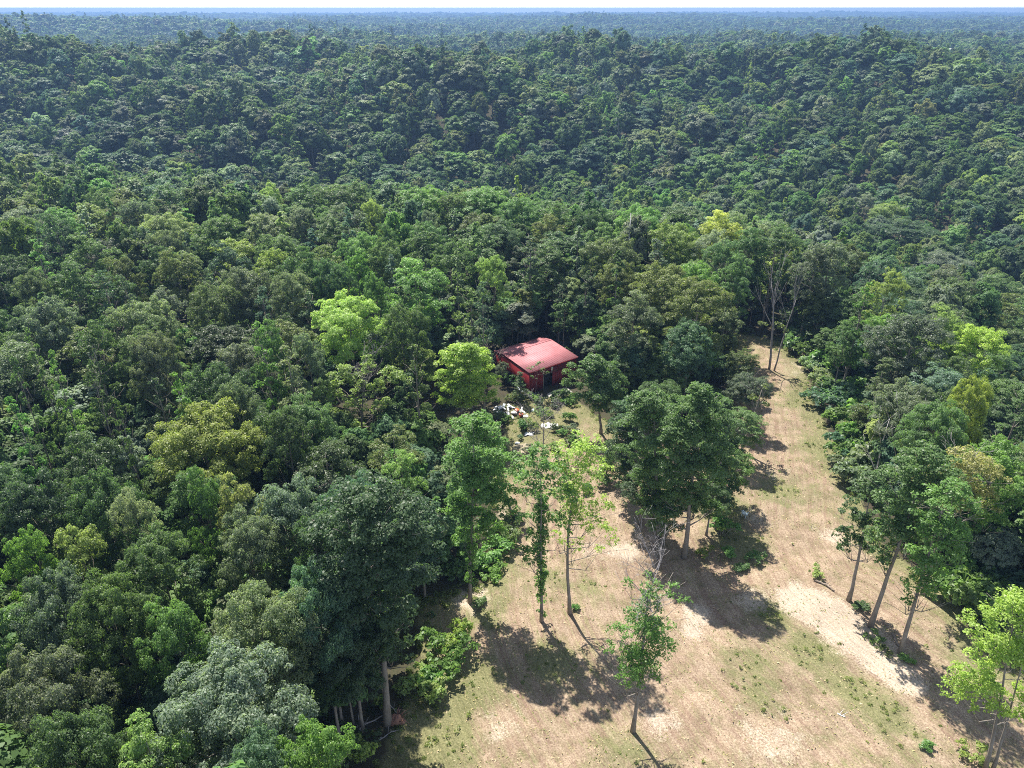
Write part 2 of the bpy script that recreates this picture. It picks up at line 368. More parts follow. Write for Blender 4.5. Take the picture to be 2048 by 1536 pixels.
def ground_material():
    m, nt = new_mat("field_and_forest_floor")
    geo = N(nt, "ShaderNodeNewGeometry"); pos = geo.outputs["Position"]
    A = {k: N(nt, "ShaderNodeAttribute", attribute_name=k).outputs for k in ("field", "pale", "green", "rows")}
    sc2 = N(nt, "ShaderNodeMapping"); sc2.inputs["Scale"].default_value = (1.5, .10, 1); nt.links.new(A["rows"]["Vector"], sc2.inputs[0])
    rowsn = noise(nt, sc2.outputs[0], 1.0, 3, .6)
    sc3 = N(nt, "ShaderNodeMapping"); sc3.inputs["Scale"].default_value = (5.0, .5, 1); nt.links.new(A["rows"]["Vector"], sc3.inputs[0])
    rows2 = noise(nt, sc3.outputs[0], 1.0, 3, .65)
    big = noise(nt, pos, .12, 3); mid = noise(nt, pos, .55, 5, .6); fine = noise(nt, pos, 6.5, 4, .7); vf = noise(nt, pos, 24.0, 2, .7)
    straw = mixrgb(nt, ramp(nt, fine, .34, .66), (.235, .165, .110), (.52, .405, .29))
    red = mixrgb(nt, ramp(nt, fine, .3, .7), (.185, .115, .082), (.40, .285, .205))
    grn = mixrgb(nt, ramp(nt, fine, .3, .7), (.085, .105, .036), (.27, .265, .125))
    palec = mixrgb(nt, ramp(nt, fine, .3, .7), (.33, .26, .195), (.66, .55, .43))
    c = mixrgb(nt, ramp(nt, math_(nt, 'ADD', math_(nt, 'MULTIPLY', rowsn, .6), math_(nt, 'MULTIPLY', mid, .45)), .46, .60, 0, .95), straw, red)
    gm = math_(nt, 'ADD', math_(nt, 'MULTIPLY', A["green"]["Fac"], .40), math_(nt, 'ADD', math_(nt, 'MULTIPLY', rows2, .40), math_(nt, 'MULTIPLY', mid, .45)))
    c = mixrgb(nt, ramp(nt, gm, .41, .58, 0, .85), c, grn)
    pm = math_(nt, 'ADD', A["pale"]["Fac"], math_(nt, 'ADD', math_(nt, 'MULTIPLY', math_(nt, 'SUBTRACT', mid, .5), 1.2), math_(nt, 'MULTIPLY', math_(nt, 'SUBTRACT', fine, .5), .7)))
    c = mixrgb(nt, ramp(nt, pm, .32, .62, 0, .92), c, palec)
    c = mixrgb(nt, 1.0, c, ramp(nt, rows2, .32, .68, .80, 1.18), 'MULTIPLY')
    c = mixrgb(nt, 1.0, c, ramp(nt, vf, .28, .72, .58, 1.38), 'MULTIPLY')
    c = mixrgb(nt, 1.0, c, ramp(nt, big, .3, .7, .66, .80), 'MULTIPLY')
    litter = mixrgb(nt, ramp(nt, mid, .35, .65), (.040, .032, .022), (.030, .038, .018))
    litter = mixrgb(nt, ramp(nt, fine, .3, .75, 0, .6), litter, (.10, .085, .055))
    fm = math_(nt, 'ADD', A["field"]["Fac"], math_(nt, 'MULTIPLY', math_(nt, 'SUBTRACT', mid, .5), .8))
    c = mixrgb(nt, ramp(nt, fm, .38, .58), litter, c)
    p = N(nt, "ShaderNodeBsdfPrincipled"); nt.links.new(c, p.inputs["Base Color"]); p.inputs["Roughness"].default_value = .95; p.inputs["Specular IOR Level"].default_value = .1
    bp = N(nt, "ShaderNodeBump"); bp.inputs["Strength"].default_value = .55; bp.inputs["Distance"].default_value = .12
    nt.links.new(math_(nt, 'ADD', fine, math_(nt, 'MULTIPLY', rows2, .8)), bp.inputs["Height"]); nt.links.new(bp.outputs[0], p.inputs["Normal"])
    finish(nt, p.outputs[0]); return m
def micro(x, y):
    return .10 * sin_(x, y, 9, .5, .3) + .08 * sin_(x, y, 5.3, 2.0, 1.2) + .04 * sin_(x, y, 2.6, 1.2, .2)
X, Y = axis_coords(); GX, GY = np.meshgrid(X, Y)
gx, gy = GX.ravel(), GY.ravel(); gz = terrain(gx, gy) + micro(gx, gy)
nx, ny = len(X), len(Y)
ii = (np.arange(ny - 1)[:, None] * nx + np.arange(nx - 1)[None]).ravel()
gm_ = mesh_np("ground", np.column_stack([gx, gy, gz]), np.column_stack([ii, ii + 1, ii + nx + 1, ii + nx]), [ground_material()], smooth=True)
near_m = (np.abs(gx) < 220) & (gy < 260)
fd = poly_sd(gx, gy, FIELD); U, Vv = axis_uv(gx, gy)
for nm, arr in (("field", np.clip(.5 - fd / 3.0, 0, 1)), ("pale", np.where(near_m, blobs(gx, gy, PALE), 0)), ("green", np.where(near_m, np.clip(blobs(gx, gy, GREEN) + .75 * np.exp(-np.clip(-fd, 0, 99) / 2.2), 0, 1), 0))):
    a = gm_.attributes.new(nm, 'FLOAT', 'POINT'); a.data.foreach_set("value", arr.astype(np.float32))
a = gm_.attributes.new("rows", 'FLOAT_VECTOR', 'POINT'); a.data.foreach_set("vector", np.column_stack([U, Vv, np.zeros_like(U)]).astype(np.float32).ravel())
ground = link("ground", gm_); tag(ground, "mown straw-coloured clearing and shaded forest floor running out to the hills", "ground", kind="structure")
def gpt(px, py):
    p = hit(px, py); x, y = float(p[0]), float(p[1]); return np.array([x, y, tz(x, y) + float(micro(np.array([x]), np.array([y]))[0])])
def gz_at(x, y): return tz(x, y) + float(micro(np.array([x]), np.array([y]))[0])

#@@SECTION trees
SHEDC = gpt(1070, 757)
def shades_shed(x, y, H, W):
    rx, ry = x - SHEDC[0], y - SHEDC[1]; a = -.463 * rx + .886 * ry; l = abs(rx * .886 + ry * .463)
    return (-2 < a < H * .55 + 2 and l < 6.0 + W * .5) or np.hypot(rx - 1.5, ry + 1) < 8.0 + W * .3
# ------------------------------------------------------------------ prototype trees
PROTO = {}
def protos():
    spec = {'round': [(20, 5.0), (21, 5.4), (19, 5.3), (22, 5.0), (20, 4.6)], 'broad': [(19, 6.2), (20, 6.6), (21, 5.9)], 'tall': [(24, 4.0), (23, 3.5), (25, 4.2), (22, 3.3)], 'loose': [(20, 5.2), (21, 4.8), (19, 5.4)], 'cedar': [(15, 3.6), (17, 3.9)]}
    s = 100
    for kind, L in spec.items():
        PROTO[kind] = []
        for H, R in L:
            s += 1; rng = np.random.default_rng(s)
            dens = {'loose': 7.5, 'cedar': 13, 'tall': 11}.get(kind, 8.5)
            PROTO[kind].append((*make_tree(rng, kind, H, R, L=.19 if kind == 'cedar' else .235, dens=dens * 2.0, tr=.26 + .01 * R), H, R))
protos()
TREES = []        # records of the individual trees, labelled at the end
def put_tree(p, kind, tint, H, W, rot=None, label=None, mark=None, var=None, rng=RNG, word=None, name=None, exact=False):
    L = PROTO[kind]; i = int(rng.integers(len(L))) if var is None else var % len(L)
    tm, cm, h0, r0 = L[i]
    e = link(name or {'cedar': 'cedar_tree'}.get(kind, 'tree'), None)
    e.location = p; e.rotation_euler = (0, 0, rng.random() * 6.28 if rot is None else rot)
    sx = W / (2.15 * r0); e.scale = (sx, sx, H / h0)
    t = link("trunk", tm, e); c = link("crown", cm, e); c["tint"] = jitter(TINT[tint], rng, .10 if exact else .14)
    cx, cyy, dep = project((p[0], p[1], p[2] + H * .72))
    TREES.append(dict(o=e, p=np.array(p), px=cx, py=cyy, kind=kind, tint=word or tint, H=H, W=W, label=label, mark=mark))
    return e
def crown_at(px, py, wpx, kind, tint, label=None, mark=None, H=None, var=None):
    """a forest tree whose crown top shows at this pixel; px/py/width were read off the photograph"""
    H = H or {'tall': 23.5, 'cedar': 15, 'broad': 20, 'round': 20.5, 'loose': 20.5}[kind]
    p = hit(px, py + .12 * wpx, H)
    while H > 4.5 and poly_sd(np.array([p[0]]), np.array([p[1]]), FIELD)[0] < 2.5 or (H > 4.5 and np.hypot(p[0] - SHEDC[0] - 1.5, p[1] - SHEDC[1] + 1) < 10.5):
        H *= .9; p = hit(px, py + .12 * wpx, H)
    while H > 12 and px > 1000 and shades_shed(p[0], p[1], H, 7):
        H *= .95; p = hit(px, py + .12 * wpx, H)
    d = project(p)[2]
    W = wpx * d / FPX
    return put_tree((float(p[0]), float(p[1]), gz_at(p[0], p[1])), kind, tint, H, W, label=label, mark=mark, var=var, exact=True)

# hand-placed forest crowns: px, py of the top, width, shape, colour, own label, landmark phrase
CROWNS = [
 (1455, 700, 92, 'round', 'grey'), (1480, 745, 70, 'round', 'olive'), (1335, 705, 120, 'broad', 'mid'), (1250, 700, 80, 'round', 'dark'), (1420, 690, 90, 'round', 'dark'), (1255, 770, 90, 'round', 'mid'), (1420, 770, 110, 'round', 'mid'), (1320, 760, 110, 'broad', 'mid'),
 (222, 310, 72, 'tall', 'mid', 'mid green spire-topped tree breaking the crest of the forest above the valley', 'the spire-topped tree on the crest'),
 (135, 340, 46, 'tall', 'mid'), (70, 338, 40, 'tall', 'bright'), (238, 388, 74, 'broad', 'brown', 'brownish dome-shaped tree standing out among greener crowns below the crest', 'the brownish dome-shaped crown'),
 (320, 408, 120, 'broad', 'pale', 'wide pale silvery crown beside the brownish dome-shaped tree', 'the wide pale silvery crown'),
 (455, 445, 125, 'loose', 'yellow', 'pale yellow-green ragged crown topping the mid-slope forest', 'the ragged yellow-green crown'),
 (65, 462, 76, 'tall', 'bright'), (100, 418, 50, 'tall', 'mid'), (72, 432, 46, 'tall', 'blue'), (345, 490, 95, 'round', 'olive', 'dark olive tree with mustard tips in front of the wide pale silvery crown', 'the dark olive mustard-tipped tree'),
 (235, 492, 85, 'round', 'olive'), (55, 530, 84, 'broad', 'brown'), (85, 552, 46, 'cedar', 'pale'), (75, 582, 125, 'broad', 'grey'),
 (282, 582, 138, 'broad', 'pale', 'large pale yellow-green crown, biggest light one of the inner forest', 'the large pale yellow-green crown'),
 (415, 552, 115, 'broad', 'brown'), (50, 640, 62, 'tall', 'bright', 'bright green pointed tree near the edge of the picture behind twin dark spires', 'the bright green pointed tree'),
 (515, 625, 96, 'tall', 'bright'), (240, 535, 62, 'tall', 'grey'), (20, 700, 70, 'tall', 'mid'), (535, 366, 66, 'round', 'yellow'), (690, 352, 124, 'broad', 'mid'), (740, 386, 54, 'round', 'yellow'),
 (600, 358, 90, 'round', 'mid'), (840, 358, 130, 'broad', 'bright'), (962, 362, 140, 'broad', 'bright'), (905, 372, 80, 'round', 'mid'), (1040, 378, 100, 'broad', 'mid'), (1110, 388, 90, 'round', 'mid'), (1190, 405, 90, 'broad', 'dark'),
 (600, 395, 80, 'round', 'grey'), (690, 400, 95, 'round', 'grey'), (855, 408, 50, 'round', 'grey'), (640, 476, 92, 'round', 'olive'), (710, 488, 66, 'round', 'bright'), (575, 532, 104, 'broad', 'grey'),
 (692, 572, 165, 'broad', 'lime', 'big vivid yellow-green dome behind the thin-crowned twin-trunk tree', 'the big vivid yellow-green dome'),
 (748, 532, 62, 'round', 'bright'), (832, 514, 145, 'round', 'bright', 'big bright green rounded tree beside the vivid yellow-green dome', 'the big bright green rounded tree'),
 (985, 492, 74, 'round', 'yellow', 'olive-yellow topped tree standing above the trees behind the red shed', 'the olive-yellow topped tree'), (965, 545, 76, 'tall', 'blue'),
 (530, 645, 80, 'round', 'mid'), (610, 655, 90, 'round', 'grey'), (770, 440, 60, 'round', 'mid'), (900, 470, 100, 'round', 'dark'),
 (1286, 398, 118, 'broad', 'bright'), (1350, 432, 116, 'broad', 'yellow'), (1442, 418, 108, 'round', 'lime', 'vivid yellow-green tree on the far brow above the valley, tallest light crown there', 'the vivid yellow-green brow tree'),
 (1430, 446, 84, 'round', 'silver'), (1335, 512, 145, 'broad', 'olive'), (1272, 584, 122, 'round', 'brown', 'brownish olive tree with rusty tips just beyond the red shed', 'the rusty-tipped olive tree'),
 (1386, 630, 112, 'broad', 'blue', 'low bluish green rounded tree beside the mown strip, beyond the shed', 'the low bluish green rounded tree'),
 (1175, 528, 76, 'tall', 'dark'), (1060, 455, 110, 'tall', 'dark', 'tall dark tree with bare twigs on top directly behind the red shed', 'the tall dark tree behind the shed'), (1232, 456, 125, 'broad', 'olive'), (1405, 545, 135, 'round', 'olive'), (1120, 560, 60, 'tall', 'deep'), (1475, 500, 80, 'round', 'mid'),
 (1500, 440, 90, 'round', 'mid'), (1455, 600, 80, 'round', 'brown'), (1560, 440, 100, 'round', 'dark'), (1640, 470, 90, 'round', 'grey'), (1600, 540, 80, 'tall', 'dark'),
 (1785, 396, 84, 'broad', 'yellow', 'pale yellow-topped crown rising above the dark gap in the valley forest', 'the yellow-topped crown by the dark gap'), (1808, 424, 135, 'round', 'dark'), (1800, 356, 58, 'cedar', 'olive'), (1732, 382, 62, 'round', 'grey'),
 (1895, 492, 138, 'broad', 'grey'), (1670, 462, 100, 'round', 'grey'), (1740, 548, 76, 'tall', 'bright'), (1785, 532, 78, 'round', 'yellow'),
 (1838, 610, 160, 'broad', 'grey', 'massive greyish oak on the downhill side, wider than its neighbours', 'the massive greyish oak'),
 (1960, 636, 128, 'broad', 'lime', 'bright lime-tinted tree on the downhill side beyond the massive oak', 'the lime-tinted downhill tree'), (1640, 612, 78, 'tall', 'dark'), (1900, 600, 90, 'round', 'yellow'), (2000, 540, 110, 'round', 'mid'),
 (1774, 700, 122, 'cedar', 'olive', 'conical dark olive tree rising from the hedge bank beside the mown strip', 'the conical olive tree on the bank'),
 (1725, 800, 110, 'cedar', 'olive'), (2015, 862, 150, 'round', 'bright', 'thick bright green tree beyond the golden bare-branched crown', 'the thick bright green tree'), (1955, 742, 90, 'broad', 'yellow'), (1885, 795, 140, 'broad', 'mid'),
 (1660, 650, 60, 'round', 'mid'), (1700, 640, 66, 'round', 'mid'), (1980, 960, 100, 'broad', 'bright'), (1880, 880, 110, 'round', 'blue'),
 (175, 708, 76, 'tall', 'dark', 'tall dark narrow spire, larger of two standing close together', 'the larger dark spire'), (228, 785, 58, 'tall', 'mid'), (345, 728, 88, 'tall', 'bright'),
 (385, 792, 225, 'broad', 'yellow', 'huge yellow-green crown in the heart of the forest, widest light crown of all', 'the huge yellow-green crown'),
 (470, 742, 110, 'round', 'brown'), (465, 930, 125, 'loose', 'gold', 'tree with golden-orange leaf tips between the dark crowns', 'the golden-orange tipped tree'),
 (60, 925, 165, 'broad', 'deep'), (185, 935, 150, 'broad', 'dark'), (130, 1008, 140, 'loose', 'yellow', 'light yellow-green fine-leaved crown sitting low between dark oaks', 'the fine-leaved yellow-green crown'),
 (15, 772, 90, 'tall', 'bright'), (95, 682, 64, 'tall', 'bright'), (250, 962, 90, 'round', 'silver'), (800, 872, 110, 'loose', 'yellow'), (560, 792, 130, 'round', 'deep'),
 (575, 938, 170, 'broad', 'grey'), (700, 950, 175, 'broad', 'blue'), (820, 975, 110, 'round', 'grey'), (480, 1010, 150, 'broad', 'grey'), (300, 1050, 180, 'broad', 'dark'),
 (640, 1000, 150, 'round', 'dark'), (500, 1160, 215, 'broad', 'pale', 'pale yellow-green billowing crown near the bottom edge of the forest', 'the pale billowing crown'),
 (425, 1290, 300, 'broad', 'silver', 'large silvery big-leaved crown at the very bottom of the forest', 'the large silvery big-leaved crown'),
 (270, 1410, 210, 'loose', 'yellow', 'yellow-tipped dark crown beside the large silvery big-leaved tree', 'the yellow-tipped dark crown'),
 (90, 1130, 190, 'broad', 'grey'), (200, 1150, 200, 'broad', 'dark'), (60, 1290, 220, 'broad', 'grey'), (330, 1180, 160, 'round', 'mid'), (130, 1420, 220, 'broad', 'dark'), (620, 1420, 180, 'round', 'bright'), (500, 1440, 170, 'round', 'blue'),
 (620, 1120, 170, 'broad', 'blue'), (690, 1200, 190, 'broad', 'deep'), (30, 1040, 110, 'round', 'bright'), (400, 940, 90, 'round', 'mid'),
]
for c in CROWNS:
    crown_at(*c[:5], label=c[5] if len(c) > 5 else None, mark=c[6] if len(c) > 6 else None)

# ------------------------------------------------------------------ hero trees round the clearing, each with its own trunk line
def hero(base_px, top_px, lobes, tint, label, mark=None, tr=.2, dens=9, L=.34, m=18, k=.31, curve=(0, 0), name='tree', seed=1, extra=None, deadtop=0, ydepth=0.0, bark=None, limbs=True, twin=None, fat=1.3, wide=1.15):
    """lobes: list of (height fraction, sideways m, depth m, radius m) along the leaning trunk line"""
    rng = np.random.default_rng(seed)
    b = gpt(*base_px); d = ray(*top_px); t = (b[1] + ydepth) / d[1]; top = np.array([0, 0, CAMZ]) + t * d
    H = top[2] - b[2]; lean = (top[0] - b[0], ydepth)
    C = np.array([(s * wide, q * wide, f * H) for f, s, q, r in lobes], float); R = np.array([r * fat for *_, r in lobes], float)
    if len(C) > 5 and fat > 1:
        sib = C.copy(); sib[:, :2] = sib[:, :2] * .45 + rng.normal(size=(len(C), 2)) * .5; sib[:, 2] += rng.normal(size=len(C)) * .025 * H; sib[:, 2] = np.clip(sib[:, 2], C[:, 2].min(), C[:, 2].max())
        C = np.vstack([C, sib]); R = np.concatenate([R, R * .85])
    ex = None
    if extra is not None: ex = (np.array([(s, q, f * H) for f, s, q, r in extra], float), np.array([r for *_, r in extra], float))
    tm, cm = make_tree(rng, 'round', H, 4, L * .72, dens * 1.7, tr, lean, curve, m, k, limbs, (C, R), extra=ex)
    if bark: tm.materials[0] = bark
    e = link(name, None); e.location = b
    link("trunk", tm, e)
    if twin:
        g = trunk_geo(rng, H * twin[2], tr * .85, [])
        V = bend(np.concatenate(g.V), (lean[0] + twin[0], twin[1]), H * twin[2], curve); V[:, 0] += .7
        link("trunk", mesh_np("second_trunk", V, np.concatenate(g.F), [BARK], smooth=True), e)
    c = link("crown", cm, e); c["tint"] = [float(v) for v in TINT[tint]]
    if deadtop:
        g = Geo()
        for q in range(deadtop):
            f = .66 + .28 * q / max(1, deadtop - 1); a = rng.random() * 6.28
            dead_geo(rng, H * (.14 + .08 * rng.random()), .045, 2, .5, 3, .3, .12, g, (0, 0, f * H), (cos(a) * .7, sin(a) * .7, .8), 5)
        link("dead_branches", mesh_np("dead_branches", bend(np.concatenate(g.V), lean, H, curve), np.concatenate(g.F), [TWIG]), e)
    cx, cyy, dep = project((top[0] * .7 + b[0] * .3, b[1], b[2] + H * .7))
    TREES.append(dict(o=e, p=b, px=cx, py=cyy, kind='round', tint=tint, H=H, W=6, label=label, mark=mark))
    return e
def column(rng, z0, z1, n, r, off):
    return [(z0 + (z1 - z0) * (i + rng.random()) / n, rng.normal() * off, rng.normal() * off, r * (.7 + .6 * rng.random())) for i in range(n)]
q = np.random.default_rng(77)
hero((940, 1205), (955, 832), [(.98, .2, 0, .9), (.92, -.8, .4, 1.3), (.86, 1.0, -.3, 1.5), (.78, -1.5, .4, 1.6), (.74, 1.9, .2, 1.7), (.66, -.6, -1.2, 1.6), (.60, 2.2, 0, 1.6), (.55, -1.9, .3, 1.4), (.48, .4, -.8, 1.5), (.40, 1.5, .2, 1.2), (.36, -.9, 0, 1.1), (.7, 0, 1.4, 1.6)],
     'bright', "green tree with ivy-wrapped lower trunk at the inner corner of the clearing", "the ivy-wrapped corner tree", .21, seed=3, extra=column(q, .12, .36, 26, .42, .3))
hero((1083, 1247), (1083, 892), [(.97, 0, 0, .8), (.9, -.7, 0, 1.0), (.86, .9, .3, 1.1), (.79, -1.6, .2, 1.0), (.76, 1.5, -.3, .9), (.70, .3, .8, .9), (.64, -1.9, 0, .8), (.6, 1.3, 0, .9), (.54, 2.0, 0, .6), (.5, -.8, .3, .8), (.42, -1.5, 0, .7), (.36, -1.2, .2, .5)],
     'bright', "slender tree whose straight trunk is sleeved in ivy, standing in the clearing", "the ivy-sleeved slender tree", .17, seed=4, fat=1.5, m=9, extra=column(q, .18, .72, 70, .42, .22) + column(q, .03, .2, 10, .25, .25), limbs=True)
hero((1140, 1228), (1166, 870), [(.97, 0, 0, .8), (.92, .9, 0, 1.0), (.9, -.9, .2, .9), (.84, 0, .5, 1.1), (.8, 1.8, .3, 1.0), (.78, -1.5, 0, 1.0), (.71, .8, -.6, 1.0), (.68, -1.2, .4, .9), (.63, 2.6, 0, .8), (.6, .4, .5, .8), (.55, 2.0, -.4, .8), (.5, 3.0, 0, .6), (.46, -1.2, 0, .5), (.43, 3.6, .2, .5), (.38, 2.6, 0, .45)],
     'vivid', "slender tree with bare curving trunk and airy light green crown in the clearing", "the airy slender tree", .19, dens=6.5, L=.28, m=14, seed=5, fat=1.6, curve=(-.55, 0))
hero((1265, 1467), (1312, 1110), [(.86, -1.6, 0, .35), (.83, 1.5, 0, .5), (.80, 0, 0, .5), (.76, 2.4, .2, .4), (.72, .2, .3, .7), (.68, -.8, 0, .9), (.62, .8, -.2, 1.0), (.58, -1.9, .3, .7), (.54, .2, .4, 1.1), (.50, 1.3, 0, .9), (.46, -.7, -.4, 1.0), (.40, .3, 0, 1.0), (.36, .6, .2, .7), (.52, -2.6, 0, .5), (.33, -1.3, 0, .4)],
     'bright', "tree with bare grey top twigs and leafy middle, alone in the mown grass", "the lone bare-topped tree", .19, dens=8, L=.27, m=16, seed=6, fat=1.45, deadtop=9)
# the dense group of trees beside the strip
hero((1368, 1116), (1400, 775), [(.97, 0, 0, 1.2), (.9, 1.5, 0, 1.6), (.88, -1.4, .5, 1.7), (.8, 2.6, .2, 1.7), (.77, -2.4, .2, 1.7), (.74, .4, -1.4, 1.9), (.66, 2.9, 0, 1.8), (.62, -1.6, -.9, 1.9), (.55, 1.4, -1.2, 1.9), (.52, -2.8, 0, 1.6), (.45, 2.8, .3, 1.5), (.42, 0, -.8, 1.6), (.36, 1.6, 0, 1.3), (.34, -1.6, .4, 1.2), (.30, 2.9, .3, 1.2), (.28, -2.8, 0, 1.2), (.6, 3.6, 0, 1.4), (.7, -3.4, 0, 1.5)],
     'mid', "big dark tree with pale bare lower trunk in the clump beside the mown strip", "the big dark tree by the strip", .30, dens=9.5, seed=7, fat=1.12, wide=.88)
hero((1318, 1075), (1310, 785), [(.97, 0, 0, 1.3), (.9, -1.6, 0, 1.7), (.86, 1.2, .5, 1.7), (.78, -2.8, .2, 1.7), (.74, 1.9, .2, 1.7), (.7, -.4, -1.4, 1.9), (.6, -2.9, 0, 1.7), (.58, 1.6, -.9, 1.7), (.5, -.6, -1.2, 1.8), (.42, -2, .3, 1.5), (.4, 1.2, 0, 1.4), (.32, -.6, 0, 1.2), (.24, -2.2, 0, 1.2), (.22, .8, 0, 1.1), (.2, -.8, .5, 1.1), (.3, 2.2, .3, 1.2)],
     'mid', "leafy mid green tree filling the near side of the clump beside the strip", None, .28, dens=9, seed=8, fat=1.12, wide=.88)
hero((1440, 1040), (1445, 830), [(.97, 0, 0, 1.1), (.86, 1.3, 0, 1.4), (.82, -1.2, .5, 1.4), (.7, 1.8, .2, 1.4), (.66, -1.4, .2, 1.5), (.5, 1.2, -.4, 1.5), (.48, -.8, -.9, 1.5), (.34, 1.4, 0, 1.2), (.3, -.6, 0, 1.2), (.2, .9, 0, 1.1), (.18, -.9, 0, 1.1), (.1, .2, 0, .9)],
     'dark', "dark tree at the strip edge of the clump, its skirt reaching the grass", None, .24, dens=9, seed=9, fat=1.12, wide=.88)
hero((1262, 1000), (1255, 830), [(.96, 0, 0, 1.2), (.84, 1.2, 0, 1.5), (.8, -1.3, .4, 1.5), (.66, .8, -.3, 1.5), (.6, -1.4, .1, 1.4), (.45, .4, -.3, 1.4), (.36, -1, 0, 1.2), (.24, .8, 0, 1.2), (.2, -.8, 0, 1.1), (.1, .1, 0, .9)],
     'deep', "dark rounded tree on the shed side of the clump beside the strip", None, .22, dens=9, seed=10, fat=1.12, wide=.88)
hero((1202, 868), (1190, 722), [(.96, 0, 0, 1.2), (.86, -1.6, 0, 1.5), (.84, 1.5, .4, 1.5), (.72, -2.6, .2, 1.5), (.7, 2.4, .1, 1.5), (.64, 0, -1.2, 1.7), (.52, -2.4, -.3, 1.4), (.5, 1.8, -.4, 1.5), (.44, -.4, -.9, 1.4)],
     'mid', "green tree standing just in front of the red shed's far corner", "the tree at the shed's corner", .22, dens=10, seed=11)
# the row along the far side of the near field
hero((1697, 1203), (1748, 950), [(.95, .2, 0, .9), (.85, -.9, 0, 1.1), (.8, .9, 0, 1.2), (.7, -1.4, .3, 1.0), (.66, .5, -.5, 1.2), (.56, -1.9, 0, .8), (.52, .6, 0, 1.0), (.44, -1.4, 0, .7), (.42, .9, 0, .7)],
     'dark', "shorter tree of the trunk row, at its end nearest the strip", "the shorter tree of the trunk row", .21, dens=9, seed=12, fat=1.15)
hero((1740, 1256), (1862, 900), [(.97, 0, 0, 1.2), (.92, -1.5, .2, 1.5), (.9, 1.6, 0, 1.5), (.84, -2.8, .3, 1.5), (.8, 2.3, .2, 1.4), (.78, 0, -1.0, 1.7), (.72, -2.6, 0, 1.4), (.68, 1.4, -.5, 1.5), (.62, -1.0, 0, 1.5), (.56, -2.4, 0, 1.1), (.52, 1.2, 0, 1.1), (.46, -1.5, .2, .9), (.40, -.9, 0, .7)],
     'mid', "tall dark leaning tree in the middle of the trunk row", "the middle tree of the trunk row", .25, dens=9, seed=13, fat=1.1, wide=1.0)
hero((1800, 1312), (1905, 960), [(.96, .4, 0, 1.1), (.9, -1.0, .2, 1.3), (.86, 1.6, 0, 1.3), (.78, -1.6, .3, 1.3), (.74, 1.2, .2, 1.5), (.68, -.6, -.6, 1.5), (.62, 1.8, 0, 1.3), (.56, -.4, 0, 1.4), (.5, 1.4, .1, 1.1), (.44, .2, 0, 1.1), (.38, .8, 0, .8), (.33, -1.0, 0, .45)],
     'bright', "leafy green tree of the trunk row, the one standing closest to the yellow corner tree", "the leafy tree of the trunk row", .23, dens=8, L=.3, seed=14, fat=1.1, wide=1.0)
hero((1848, 1190), (1930, 915), [(.98, 0, 0, 1.2), (.93, 1.8, .2, 1.4), (.9, -1.7, 0, 1.3), (.86, 3.2, .3, 1.2), (.8, -2.6, .2, 1.2), (.76, 2.4, -.6, 1.1), (.72, -.4, -.8, 1.0), (.66, 3.3, 0, .9), (.62, -1.8, 0, .9)],
     'gold', "golden yellow crown with grey bare branches showing, behind the trunk row", "the golden bare-branched crown", .24, dens=7, L=.32, m=15, seed=15, deadtop=10)
hero((1968, 1545), (2040, 1200), [(.97, 0, .3, .9), (.92, -1.0, 0, 1.1), (.9, 1.1, 0, 1.2), (.84, -1.9, .2, 1.1), (.8, 1.8, .2, 1.3), (.76, 0, -.4, 1.2), (.7, -1.6, 0, 1.0), (.66, 1.4, 0, 1.2), (.6, -2.9, .1, .8), (.57, -1.8, -.3, 1.0), (.52, -3.2, 0, .9), (.5, -1.2, 0, .9), (.46, 1.7, 0, 1.0), (.44, -2.3, 0, .8), (.38, 1.2, 0, .7)],
     'vivid', "yellow-green twin-trunked tree at the lower corner of the field", "the yellow-green twin-trunked corner tree", .17, dens=8, L=.27, seed=16, twin=(1.6, .4, .8))
# between clearing and forest
hero((722, 945), (728, 712), [(.98, .3, 0, .5), (.86, -2.6, 0, 1.2), (.84, 3.0, .3, 1.2), (.8, -1.0, .5, 1.0), (.78, 4.2, 0, 1.0), (.74, -4.2, 0, 1.1), (.72, 1.6, 0, 1.1), (.66, -3.0, 0, 1.1), (.62, 2.4, -.4, 1.0), (.58, -1.5, 0, .9), (.52, 2.6, 0, .8), (.5, -3.8, 0, .9), (.42, -1.8, 0, .9), (.36, 1.4, 0, .8), (.3, -2.2, 0, .8)],
     'yellow', "thin-crowned tree with pale twin trunks and dead rusty top", "the thin-crowned twin-trunk tree", .24, dens=8, L=.32, m=15, seed=17, deadtop=8, twin=(.5, .4, .75))
hero((918, 880), (935, 694), [(.97, .3, 0, 1.0), (.92, -.9, 0, 1.4), (.88, 1.1, .3, 1.5), (.82, -2.0, .2, 1.6), (.78, 1.8, 0, 1.6), (.74, 0, -.8, 1.8), (.66, -2.4, 0, 1.6), (.62, 2.6, .3, 1.6), (.58, .4, -.5, 1.8), (.5, -1.8, 0, 1.5), (.46, 3.0, 0, 1.4), (.40, .9, 0, 1.5)],
     'vivid', "vivid yellow-green tree standing beside the red shed", "the vivid tree beside the shed", .22, dens=9, seed=18)
hero((775, 1452), (742, 985), [(.97, 0, .3, 1.5), (.92, -1.8, .3, 1.8), (.9, 1.7, .2, 1.7), (.84, -2.9, .3, 1.7), (.8, 2.4, .3, 1.7), (.76, 0, -.8, 2.0), (.7, -2.6, -.4, 1.8), (.66, 2.2, -.4, 1.7), (.6, -.4, -1.0, 1.9), (.54, -2.5, 0, 1.6), (.5, 1.9, 0, 1.5), (.44, -.4, -.8, 1.6), (.36, 1.1, 0, 1.2), (.34, -1.4, 0, 1.2)],
     'deep', "massive very dark tree whose trunk meets the grass beside tangled fallen branches", "the massive dark edge tree", .34, dens=9, L=.33, seed=19)
